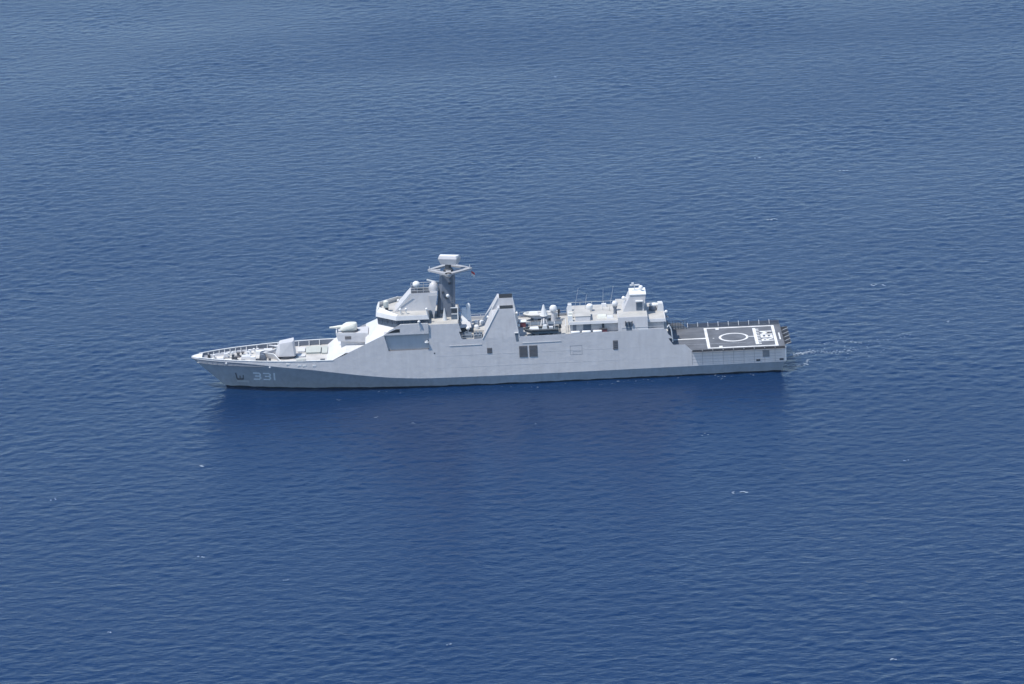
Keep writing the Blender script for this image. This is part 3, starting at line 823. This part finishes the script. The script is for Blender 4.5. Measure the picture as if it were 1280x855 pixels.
def digit3(mb, x0, x1, z0, z1):
    zm = (z0 + z1) / 2; c = .22
    stroke(mb, (x0, z1), (x1 - c, z1)); stroke(mb, (x1 - c, z1), (x1, z1 - c)); stroke(mb, (x1, z1 - c), (x1, zm + c)); stroke(mb, (x1, zm + c), (x1 - c, zm))
    stroke(mb, (x0 + .3, zm), (x1 - c, zm)); stroke(mb, (x1 - c, zm), (x1, zm - c)); stroke(mb, (x1, zm - c), (x1, z0 + c)); stroke(mb, (x1, z0 + c), (x1 - c, z0)); stroke(mb, (x0, z0), (x1 - c, z0))
mb = MB()
digit3(mb, 11.0, 12.1, 1.85, 3.25); digit3(mb, 12.75, 13.85, 1.85, 3.25); stroke(mb, (14.6, 1.85), (14.6, 3.25))
mb.build('hull_number', M['number'], ship)
mb = MB()
stroke(mb, (7.9, 1.85), (7.75, 3.0), .12); stroke(mb, (7.9, 1.8), (9.0, 1.75), .1); stroke(mb, (9.0, 1.8), (9.05, 2.6), .1)
x, y, z = hull_pt(8.45, 2.2, .12); mb.tube((x, y, z - .35), (x + .05, y - .05, z + .6), .1); mb.box(x - .5, x + .5, y - .15, y + .2, z - .5, z - .3)
mb.build('anchor', M['louvre'], ship)
mb = MB()
stroke(mb, (8.1, 1.35), (9.8, 1.28), .24)
mb.build('anchor_pad', M['white'], ship)

# boat bay : crane, cradles, rails
cr = empty('boat_crane', (0, 0, 0)); cr.parent = ship
mb = MB(); mb.lathe((62.45, 0, 10.35), [(.72, 0), (.66, .1), (.12, 1.95), (.02, 2.0)], 8); mb.build('crane_head', M['bright'], cr)
MB().box(61.9, 63.0, -.5, .5, 9.75, 10.35).build('crane_body', M['mast'], cr)
mb = MB()
for dx in (-.55, .55):
    for dy in (-.5, .5): mb.tube((62.45 + dx * .55, dy, 9.8), (62.45 + dx * 1.25, dy * 1.6, 8.32), .1, n=6)
mb.build('crane_leg', M['white'], cr)
mb = MB(); mb.tube((62.45, -.3, 9.9), (62.3, -4.6, 10.2), .12, n=6); mb.build('crane_arm', M['white'], cr)
mb = MB(); mb.lathe((64.2, 3.0, 8.32), [(.5, 0), (.45, 1.9)], 12); pd = mb.build('dome_pedestal', M['white'], ship, True)
mb = MB(); mb.lathe((64.2, 3.0, 10.2), [(.55, 0), (.68, .25), (.66, .7), (.45, 1.02), (.02, 1.1)], 14); mb.build('radome', M['bright'], pd, True)
for y0, y1, mm in ((-5.9, -4.1, 'dark'), (3.2, 4.9, 'dark')):
    mb = MB()
    for x in (60.4, 63.6):
        mb.box(x - .25, x + .25, y0, y1, 8.32, 8.55)
    mb.box(61.4, 62.9, y0 - .25, y0 + .6, 8.32, 8.62)
    mb.build('boat_cradle', M[mm], ship)
MB().box(58.6, 65.6, .9, 2.9, 8.32, 8.42).build('bay_dark_sheet', M['tarp'], ship)  # thin dark blue-grey sheet on the bay floor
MB().box(58.2, 59.2, .2, 1.6, 8.32, 9.2).build('bay_locker', M['darkred'], ship)
MB().box(58.15, 59.25, .15, 1.65, 9.2, 9.3).build('locker_lid', M['bright'], ship)
rail('guard_rail', [(58.2, 6.3, 8.32), (66.6, 6.3, 8.32)], 1.0, 'rail', 2)
rail('guard_rail', [(58.6, .6, 8.32), (65.6, .6, 8.32)], .9, 'white', 1)
mb = MB()
for i in range(9): mb.tube((66.2, -4.4 + i * .55, 8.32), (66.2, -4.4 + i * .55, 9.5), .05, n=5)
mb.path([(66.2, -4.4, 9.5), (66.2, .1, 9.5)], .06)
mb.build('guard_rail', M['white'], ship)

# aft deckhouse
ah = MB().box(66.9, 75.4, -4.75, 4.75, 8.32, 10.0).build('aft_deckhouse', M['side'], ship)
mb = MB(); mb.frus([(66.6, -5.35), (75.4, -5.35), (75.4, 5.35), (66.6, 5.35)], 9.95, [(66.75, -5.25), (75.4, -5.25), (75.4, 5.25), (66.75, 5.25)], 10.4)
ahr = mb.build('deckhouse_roof', M['white'], ah)
MB().box(66.9, 75.4, -5.1, 5.1, 10.4, 10.42).build('roof_deck', M['deck'], ahr)
for x0, x1, mm in ((69.2, 70.6, 'tarp'), (72.5, 72.9, 'dark'), (67.4, 68.0, 'mast')):
    MB().box(x0, x1, -4.79, -4.7, 8.4, 9.85).build('door', M[mm], ah)
MB().frus([(67.9, -4.9), (70.5, -4.9), (70.5, -1.0), (67.9, -1.0)], 10.42, [(67.9, -4.7), (70.5, -4.7), (70.5, -1.0), (67.9, -1.0)], 11.15).build('roof_box', M['side'], ahr)
MB().box(67.8, 70.6, -4.75, -.9, 11.15, 11.27).build('roof_box_lid', M['deck'], ahr)
for x, y, z0, h, w, mm in ((67.0, -4.4, 10.42, 1.0, .45, 'bright'), (67.1, -2.4, 10.42, .9, .4, 'cream'), (67.1, 2.2, 10.42, 1.2, .4, 'bright'), (73.2, 3.9, 10.42, .5, .5, 'white'), (72.6, -2.9, 10.42, .35, .9, 'cream'), (74.0, -3.4, 10.42, .3, .6, 'white')):
    MB().frus([(x - w, y - w), (x + w, y - w), (x + w, y + w), (x - w, y + w)], z0, [(x - w * .8, y - w * .8), (x + w * .8, y - w * .8), (x + w * .8, y + w * .8), (x - w * .8, y + w * .8)], z0 + h).build('roof_locker', M[mm], ahr)
mb = MB(); mb.lathe((70.6, 1.5, 10.42), [(.45, 0), (.5, .15), (.62, .7), (.55, 1.05), (.3, 1.25), (.02, 1.3)], 14); mb.build('satellite_dome', M['bright'], ahr, True)
mb = MB(); mb.lathe((75.0, -1.2, 10.42), [(.42, 0), (.3, .12), (.28, .9), (.42, 1.35)], 12); pd = mb.build('dome_pedestal', M['mast'], ship, True)
mb = MB(); mb.ball((75.0, -1.2, 12.25), .56, 16, 10); mb.build('radome', M['white'], pd, True)
for (x, y, z), (x2, y2, z2) in (((67.7, 0, 10.42), (68.7, 0, 15.1)), ((69.8, 3, 10.42), (70.2, 3, 13.0)), ((74.0, 1.0, 10.42), (74.9, 1.0, 14.9)), ((72.9, 1.5, 10.42), (73.1, 1.5, 14.3))):
    mb = MB(); mb.tube((x, y, z), (x + (x2 - x) * .12, y, z + (z2 - z) * .12), .09, .05); mb.tube((x + (x2 - x) * .12, y, z + (z2 - z) * .12), (x2, y2, z2), .03, .018, 6)
    mb.build('whip_antenna', M['rail'], ship)
rail('guard_rail', [(66.9, 5.1, 10.42), (75.3, 5.1, 10.42)], .6, 'cream', 1, 2.0)
# hangar block and tower
hb = MB().frus([(75.3, -S(8.3)), (80.5, -S(8.3)), (80.5, 6.4), (75.3, 6.4)], 8.32, [(75.3, -6.0), (80.5, -6.0), (80.5, 6.0), (75.3, 6.0)], 11.05)
hb = hb.build('hangar_block', M['side'], ship)
MB().box(75.4, 80.45, -5.8, 5.8, 11.05, 11.07).build('roof_deck', M['deck'], hb)
MB().slab([(76.7, 8.5), (77.7, 8.5), (77.7, 10.25), (76.7, 10.25)], lambda z: -6.5 + .14 * (z - 8.3), lambda z: -6.2).build('door', M['tarp'], hb)
mb = MB()
for x in (76.6, 77.2, 77.75): mb.box(x - .07, x + .07, -6.55, -6.3, 9.6, 10.45)
mb.build('door_fitting', M['dark'], hb)
tw = MB().frus([(76.3, -2.5), (80.0, -2.5), (80.0, 2.2), (76.3, 2.2)], 11.05, [(77.7, -2.2), (80.45, -2.2), (80.45, 1.9), (77.7, 1.9)], 13.95)
tw = tw.build('aft_tower', M['side'], ship)
MB().slab([(78.7, 11.25), (79.75, 11.25), (79.75, 12.75), (78.7, 12.75)], -2.52, -2.2).build('tower_recess', M['tarp'], tw)
MB().slab([(78.6, 12.8), (79.9, 12.8), (79.9, 13.0), (78.6, 13.0)], -2.75, -2.25).build('recess_hood', M['bright'], tw)
MB().box(77.6, 80.5, -2.3, 2.0, 13.95, 14.1).build('tower_top', M['bright'], tw)
mb = MB(); mb.tube((78.6, .3, 14.1), (78.6, .3, 15.0), .07); mb.box(77.8, 79.5, .15, .45, 15.0, 15.2); mb.box(78.1, 78.5, .1, .5, 15.2, 15.5); mb.build('navigation_radar', M['white'], tw)
mb = MB(); mb.lathe((79.7, -.2, 14.1), [(.3, 0), (.18, .2), (.18, .5)], 10); mb.ball((79.7, -.2, 14.75), .4, 12, 8); mb.build('radome', M['bright'], tw, True)
mb = MB(); mb.ball((76.6, 0, 12.9), .35, 10, 6); mb.box(76.6, 77.2, -.15, .15, 12.7, 13.0); mb.build('floodlight', M['bright'], tw, True)
# aft roof with small gun, box, lamp
ar = MB().box(80.5, 83.35, -4.9, 4.9, 8.32, 9.85).build('hangar_roof_house', M['side'], ship)
mb = MB(); mb.frus([(80.5, -5.3), (83.75, -5.3), (83.75, 5.3), (80.5, 5.3)], 9.8, [(80.5, -5.2), (83.65, -5.2), (83.65, 5.2), (80.5, 5.2)], 10.3); arr = mb.build('hangar_roof', M['white'], ar)
MB().box(80.5, 83.5, -5.0, 5.0, 10.3, 10.32).build('roof_deck', M['deck'], arr)
mb = MB(); mb.lathe((81.7, .4, 10.32), [(.6, 0), (.7, .2), (.6, .75)], 14); gm = mb.build('gun_mount', M['mast'], ship, True)
mb = MB(); mb.ball((81.9, .4, 11.3), .42, 14, 8, 2.1, 1.2, .9); mb.build('gun_cover', M['bright'], gm, True)
mb = MB(); mb.frus([(82.4, -.6), (83.6, -.6), (83.6, 1.4), (82.4, 1.4)], 10.32, [(82.6, -.4), (83.4, -.4), (83.4, 1.2), (82.6, 1.2)], 11.7); mb.build('roof_locker', M['white'], arr)
mb = MB(); mb.ball((84.0, -.6, 10.2), .3, 10, 6); mb.box(83.6, 84.0, -.7, -.5, 10.0, 10.2); mb.build('floodlight', M['bright'], arr, True)
rail('guard_rail', [(76, -6.38, 8.8), (83.3, -6.35, 8.8)], .5, 'rail', 1, 2.2)
MB().box(80.6, 83.3, -6.42, -6.2, 8.5, 8.9).build('side_bulwark', M['white'], ship)
MB().box(78.8, 80.6, -6.44, -6.36, 8.75, 8.95).build('side_bulwark', M['bright'], ship)

# flight deck markings (paint sheets)
fz = 4.806
def ring(cx, cy, r, w, z, n=64):
    p = []
    for i in range(n):
        t = 2 * math.pi * i / n
        p += [(cx + (r - w / 2) * math.cos(t), cy + (r - w / 2) * math.sin(t), z), (cx + (r + w / 2) * math.cos(t), cy + (r + w / 2) * math.sin(t), z)]
    return p, [(2 * i, 2 * i + 1, (2 * i + 3) % (2 * n), (2 * i + 2) % (2 * n)) for i in range(n)]
mb = MB(); mb.add(*ring(95.8, 0, 2.42, .42, fz)); mb.build('landing_circle', M['mark'], fd)
def flat(mb, x0, x1, y0, y1, z=fz): mb.add([(x0, y0, z), (x1, y0, z), (x1, y1, z), (x0, y1, z)], [(0, 1, 2, 3)])
mb = MB(); X0, X1, W = 91.1, 103.05, 6.15
flat(mb, X0 - .25, X0 + .25, -W - .25, W + .25); flat(mb, X1 - .25, X1 + .25, -W - .25, W + .25)
flat(mb, X0 + .25, X1 - .25, -W - .25, -W + .25); flat(mb, X0 + .25, X1 - .25, W - .25, W + .25)
flat(mb, 92.9, 93.5, -W + .25, -W + 1.1); flat(mb, 92.9, 93.5, W - 1.1, W - .25)
flat(mb, 85.2, X0 - .25, -.28, .28)
flat(mb, 98.25, 99.4, -.17, .17)
flat(mb, 99.4, 99.95, -5.0, 5.0)
for i in range(10): flat(mb, 99.95, 100.45, -4.9 + i, -4.55 + i)
flat(mb, 103.75, 104.0, -2.6, 1.6)
flat(mb, 92.1, 92.35, -.35, -.05)
mb.build('deck_line', M['mark'], fd)
cu = bpy.data.curves.new('deck_lettering', 'FONT'); cu.body = 'REM'; cu.size = 3.0; cu.align_x = 'CENTER'; cu.offset = .09; cu.space_character = 1.05
to = bpy.data.objects.new('deck_lettering', cu); COL.objects.link(to)
bpy.context.view_layer.update()
me = bpy.data.meshes.new_from_object(to.evaluated_get(bpy.context.evaluated_depsgraph_get()))
bpy.data.objects.remove(to)
w = max(v.co.x for v in me.vertices) - min(v.co.x for v in me.vertices); h = max(v.co.y for v in me.vertices)
for v in me.vertices:
    a, b = v.co.x / w * 6.2, v.co.y / h * 2.05       # letters' top towards the bow, reading from port to starboard
    v.co = (102.6 - b, a - .1, fz)
me.materials.append(M['mark'])
to = bpy.data.objects.new('deck_lettering', me); COL.objects.link(to); to.parent = fd

# safety nets round the flight deck: frames with wires, lowered outboard
def net(P, U, V, nu, nv):
    """P corner, U along the edge, V outboard"""
    P, U, V = Vector(P), Vector(U), Vector(V); mb = MB()
    for a, b in ((P, P + U), (P + V, P + U + V), (P, P + V), (P + U, P + U + V)): mb.tube(a, b, .035, n=4)
    for i in range(1, nu): mb.tube(P + U * (i / nu), P + U * (i / nu) + V, .024, n=3)
    for i in range(1, nv): mb.tube(P + V * (i / nv), P + V * (i / nv) + U, .024, n=3)
    o = mb.build('safety_net', M['wire'], ship)
    st = MB(); st.tube(P + V * .02 + Vector((0, 0, -.1)), P + V * 1.02 + Vector((0, 0, .22)), .045, n=5); st.build('net_arm', M['rail'], o)
for i in range(9):
    x = 88.0 + i * 1.82
    net((x + .06, -6.82, 4.78), (1.7, 0, 0), (0, -.85, -.12), 16, 9)
    net((x + .06, 6.82, 4.78), (1.7, 0, 0), (0, 1.1, .45), 16, 10)
for i in range(5):
    net((104.46, -5.6 + i * 2.2, 4.78), (0, 1.8, 0), (1.1, 0, .12), 14, 9)
rail('guard_rail', [(84.4, 6.5, 4.8), (87.8, 6.5, 4.8)], 1.6, 'wire', 4, .5)
mb = MB(); mb.path([(83.9, -5.9, 8.9), (84.2, -5.9, 9.3), (84.6, -5.9, 8.4), (84.8, -5.9, 6.2)], .12); mb.build('side_davit', M['bright'], ship)
MB().box(84.1, 84.5, -5.6, -4.0, 4.8, 6.9).build('hangar_door_post', M['dark'], ship)
for x in [88.0 + 1.82 * i for i in range(9)]:  # grid of thin darker lines on the after side plating
    mb = MB(); mb.slab([(x, 2.1), (x + .05, 2.1), (x + .05, 4.7), (x, 4.7)], lambda q: -S(q) - .03, lambda q: -S(q) + .02); mb.build('side_grid_line', M['thin_line'], ship)
for z in (2.55, 3.1, 3.65, 4.2):
    mb = MB(); mb.slab([(88.1, z), (103.8, z), (103.8, z + .03), (88.1, z + .03)], lambda q: -S(q) - .02, lambda q: -S(q) + .02); mb.build('side_grid_line', M['thin_line'], ship)
for x0, x1, z0, z1 in ((100.4, 101.6, 3.0, 4.2),):
    sidepanel('vent_grille', x0, x1, z0, z1, 'thin_line', slats=5)
for x in (99.6, 103.7):
    mb = MB(); y = -S(2.5); mb.box(x - .35, x + .35, y - .06, y + .02, 2.3, 2.65); mb.build('fairlead', M['dark'], ship)
mb = MB(); mb.tube((104.5, -6.7, 4.7), (104.45, -6.95, 2.2), .12, n=6); mb.build('corner_post', M['bright'], ship)

# ------------------------------------------------------------------ things lying on the ship
SX = -52.5
for i, (x, wh) in enumerate(((67.1, 'nearest the inflatable boat'), (69.0, 'middle of the three'), (70.95, 'nearest the red locker'))):
    c = empty('liferaft_canister', (SX + x + .7, -6.05, 8.32))
    tag(c, 'white liferaft canister at the deck edge, ' + wh, 'liferaft', 'white liferaft canisters along the deck edge')
    mb = MB(); mb.lathe((-.8, 0, .42), [(.02, 0), (.2, .03), (.28, .15), (.28, 1.45), (.2, 1.57), (.02, 1.6)], 12, 'x'); mb.build('shell', M['bright'], c, True)
    mb = MB()
    for dx in (-.4, .4): mb.box(dx - .06, dx + .06, -.3, .3, 0, .16)
    mb.build('cradle', M['white'], c)
c = empty('storage_locker', (SX + 74.0 - 1.3, -5.6, 8.32))
tag(c, 'small dull red locker at the deck edge below the aft deckhouse', 'locker')
MB().box(-.65, .65, -.35, .35, 0, .72).build('body', M['darkred'], c)
MB().box(-.7, .7, -.4, .4, .72, .8).build('lid', M['dark'], c)
for (x, y), wh in (((50.45, .9), 'forward one of the far pair'), ((51.45, .8), 'far one nearest the funnel'), ((50.5, -1.9), 'the one nearest the camera')):
    c = empty('white_drum', (SX + x, y, 9.0))
    tag(c, 'white drum on the locker before the funnel, ' + wh, 'drum', 'white drums on the locker before the funnel')
    mb = MB(); mb.lathe((0, 0, 0), [(.33, 0), (.4, .08), (.4, .6), (.33, .7), (.02, .72)], 14); mb.build('shell', M['bright'], c, True)
    mb = MB(); mb.lathe((0, 0, .28), [(.41, 0), (.42, .03), (.42, .07), (.41, .1)], 14); mb.build('band', M['rail'], c)
# flag on the yard
c = empty('flag', (SX + 49.95, .3, 19.0))
tag(c, 'small red and white flag hanging below the mast yardarm', 'flag')
def cloth(z0, z1, ph):
    mb = MB(); p = []
    for i in range(7):
        x = .12 * i
        for z in (z0, z1): p.append((x * .8 + .1, .1 * math.sin(i * 1.1 + ph), z - x * .5))
    return mb.add(p + [(a, b + .015, cc) for a, b, cc in p], [(2 * i, 2 * i + 2, 2 * i + 3, 2 * i + 1) for i in range(6)] + [(14 + 2 * i, 15 + 2 * i, 17 + 2 * i, 16 + 2 * i) for i in range(6)])
cloth(-.42, 0, 0).build('red_half', M['red'], c); cloth(-.84, -.42, 0).build('white_half', M['bright'], c)
mb = MB(); mb.tube((.06, 0, .5), (.06, 0, -.9), .025, n=5); mb.build('halyard', M['rail'], c)

def inflatable(loc, label, hullmat, tubemat, strake, L_=6.3, rz=0.0):
    c = empty('inflatable_boat', loc, rz); tag(c, label, 'boat')
    mb = MB(); n = 9; rows = []
    for i in range(n):
        t = i / (n - 1); x = -L_ / 2 + L_ * t; tt = max(0, (0.35 - t) / .35)
        hw = 1.0 * (1 - tt ** 2.2) + .02; ke = .05 + .55 * tt ** 2
        rows.append([(x, -hw, .72 + .12 * tt), (x, -hw * .92, .22 + .35 * tt), (x, 0, ke - .1), (x, hw * .92, .22 + .35 * tt), (x, hw, .72 + .12 * tt)])
    mb.add([p for r_ in rows for p in r_], [(5 * i + a, 5 * i + 5 + a, 5 * i + 6 + a, 5 * i + 1 + a) for i in range(n - 1) for a in range(4)] + [(40, 41, 42, 43, 44)])
    mb.add([r_[0] for r_ in rows] + [r_[4] for r_ in rows], [(i, i + 1, n + i + 1, n + i) for i in range(n - 1)])
    mb.build('hull', hullmat, c, True)
    pts = []
    for i in range(25):
        t = i / 24 * 2 - 1
        a = abs(t); tt = max(0, (a * L_ * 1.0))
        x = L_ / 2 - (1 - a) * 0 if False else None
        s_ = (1 - a)                      # 0 at transom, 1 at stem
        x = L_ / 2 - L_ * min(1, s_ * 1.12) if s_ * 1.12 < 1 else -L_ / 2
        u = s_
        x = L_ / 2 - L_ * (1 - (1 - u) ** 1.35)
        y = (1 if t > 0 else -1) * 1.0 * min(1, (1 - u) * 3.2) ** .6
        pts.append((x, y, .82 + .25 * max(0, u - .6)))
    mb = MB()
    for a, b in zip(pts[:-1], pts[1:]): mb.tube(a, b, .22, n=10)
    for p in pts[1:-1]: mb.ball(p, .22, 10, 6)
    mb.build('tube', tubemat, c, True)
    if strake:
        mb = MB()
        q = [(x, y * 1.24 if abs(y) > .05 else y, z + .02) for x, y, z in pts]
        for a, b in zip(q[:-1], q[1:]): mb.tube(a, b, .13, n=6)
        mb.build('fender', M['rubber'], c)
    mb = MB(); mb.frus([(.1, -.35), (1.0, -.35), (1.0, .35), (.1, .35)], .75, [(.3, -.3), (.9, -.3), (.9, .3), (.3, .3)], 1.5); mb.build('console', M['bright'], c)
    mb = MB(); mb.frus([(-2.2, -.6), (-.4, -.6), (-.4, .6), (-2.2, .6)], .75, [(-2.0, -.35), (-.6, -.35), (-.6, .35), (-2.0, .35)], 1.2); mb.build('bow_cover', M['bright'], c)
    mb = MB(); mb.box(1.3, 2.0, -.3, .3, .75, 1.15); mb.build('seat', M['white'], c)
    mb = MB(); mb.frus([(L_ / 2, -.25), (L_ / 2 + .5, -.25), (L_ / 2 + .5, .25), (L_ / 2, .25)], .85, [(L_ / 2 + .05, -.2), (L_ / 2 + .42, -.2), (L_ / 2 + .42, .2), (L_ / 2 + .05, .2)], 1.5)
    mb.box(L_ / 2 + .1, L_ / 2 + .3, -.1, .1, -.1, .9); mb.build('outboard_motor', M['rubber'], c)
    mb = MB(); mb.path([(2.3, -.7, .9), (2.3, -.6, 1.9), (2.3, .6, 1.9), (2.3, .7, .9)], .05); mb.build('roll_bar', M['white'], c)
    return c
inflatable((SX + 61.9, -5.2, 8.62), 'dark sided boat with black tube on the near edge of the deck', M['boathull'], M['rubber'], False, 6.0)
inflatable((SX + 62.0, 4.0, 8.75), 'pale grey boat on the far side of the deck beyond the crane', M['white'], M['tubegrey'], False, 5.9)

# ------------------------------------------------------------------ foam on the water
def foam_mat():
    mt = bpy.data.materials.new('sea_foam'); mt.use_nodes = True
    b = mt.node_tree.nodes['Principled BSDF']; b.inputs['Base Color'].default_value = (0.38, 0.44, 0.51, 1); b.inputs['Roughness'].default_value = 0.8
    return mt
FOAM = foam_mat()
rng = np.random.RandomState(3)
def flakes(pts):
    """ragged little sheets of foam lying on the water; pts = (x, y, length, width)"""
    mb = MB()
    for x, y, l, w in pts:
        n = 9; q = []; a0 = rng.uniform(-.4, .4)
        for i in range(n):
            t = 2 * math.pi * i / n; r_ = rng.uniform(.45, 1.0)
            a, b = l * r_ * math.cos(t), w * r_ * math.sin(t)
            q.append((x + a * math.cos(a0) - b * math.sin(a0), y + a * math.sin(a0) + b * math.cos(a0)))
        q.append((x, y))
        px, py, pz = surf([p[0] for p in q], [p[1] for p in q])
        mb.add([(a, b, cc + .06) for a, b, cc in zip(px, py, pz)], [(i, (i + 1) % n, n) for i in range(n)])
    return mb
def along(line, cnt, spread, l, w):
    out = []
    line = np.array(line, float)
    seg = np.hypot(*np.diff(line, axis=0).T); cum = np.concatenate([[0], np.cumsum(seg)])
    for i in range(cnt):
        s_ = rng.uniform(0, cum[-1])
        x = np.interp(s_, cum, line[:, 0]); y = np.interp(s_, cum, line[:, 1])
        k_ = rng.uniform(.3, 1.0)
        out.append((x + rng.normal(0, spread), y + rng.normal(0, spread), l * k_, w * k_))
    return out
def W(l): return [(a + SX, b) for a, b in l]
fl = along(W([(104.8, 2.4), (107.7, 4.0), (110.7, 5.0), (114.8, 3.6), (118.1, 5.3)]), 150, .50, .34, .075)
fl += along(W([(104.8, 2.4), (107.7, 3.8), (110.0, 4.8)]), 70, .45, .36, .09)
fl += along(W([(117, 4.8), (121.7, 8.8), (128, 12.0)]), 34, .8, .26, .05)
fl += along(W([(104.8, 2.4), (107.7, 4.0)]), 45, .3, .5, .16)
fl += along(W([(112.0, 9.2), (115.4, 10.9), (117.6, 10.2), (118.6, 8.4)]), 60, .40, .30, .065)
fl += along(W([(104.6, -3.5), (108.2, -3.2), (108.9, 0)]), 50, .22, .36, .09)
fl += along(W([(105, 0), (125, 6)]), 16, 3.0, .3, .08)
wk = flakes(fl).build('wake_foam', FOAM)
tag(wk, 'thin broken lines of white foam trailing behind the stern', 'foam', kind='stuff')
fl = along(W([(31, -8.2), (45, -8.6), (53, -8.9), (70, -9.2)]), 22, .7, .2, .07) + along(W([(70, -8.6), (87, -8.0), (103, -7.6)]), 34, .7, .24, .08)
hf = flakes(fl).build('hull_foam', FOAM)
tag(hf, 'scattered flecks of foam on the dark water along the near side of the hull', 'foam', kind='stuff')
fl = []
for x, y, s_ in ((3.8, -45.8, 1.0), (93.1, -72.7, 1.2), (91.0, -72.6, .8), (108.8, -152, .9), (109.2, 96.6, 1.0), (110.5, 96.8, .8), (109.9, 147, .8), (127, 133, 1.0), (6, -92.2, .7), (125, 46, 1.0), (126.5, 46, .8),
                 (44.5, -137, .6), (-6.4, -125, .6), (26.3, -11.5, .5), (32.6, -22.8, .6), (88, -41, .5), (39, -27, .5), (60, -31, .4), (136, 20, .7), (70, 230, .7), (-20, -60, .6), (20, -105, .5), (120, -60, .5)):
    for _ in range(3): fl.append((SX + x + rng.normal(0, .4), y + rng.normal(0, .3), .38 * s_, .16 * s_))
wc = flakes(fl).build('whitecaps', FOAM)
tag(wc, 'tiny white crests breaking here and there on the open sea', 'foam', kind='stuff')

# ------------------------------------------------------------------ sea air between the camera and the ship
HAZE = 0.00005
if HAZE > 0:
    hz = MB().box(-23000, 23000, -23000, 23000, -2.0, 245.0)
    hm = bpy.data.materials.new('sea_air'); hm.use_nodes = True
    n = hm.node_tree.nodes; n.remove(n['Principled BSDF'])
    pv = n.new('ShaderNodeVolumePrincipled'); pv.inputs['Density'].default_value = HAZE; pv.inputs['Color'].default_value = (0.48, 0.72, 1.0, 1); pv.inputs['Anisotropy'].default_value = 0.3
    hm.node_tree.links.new(pv.outputs[0], n['Material Output'].inputs['Volume'])
    hz = hz.build('haze', hm); tag(hz, kind='stuff')
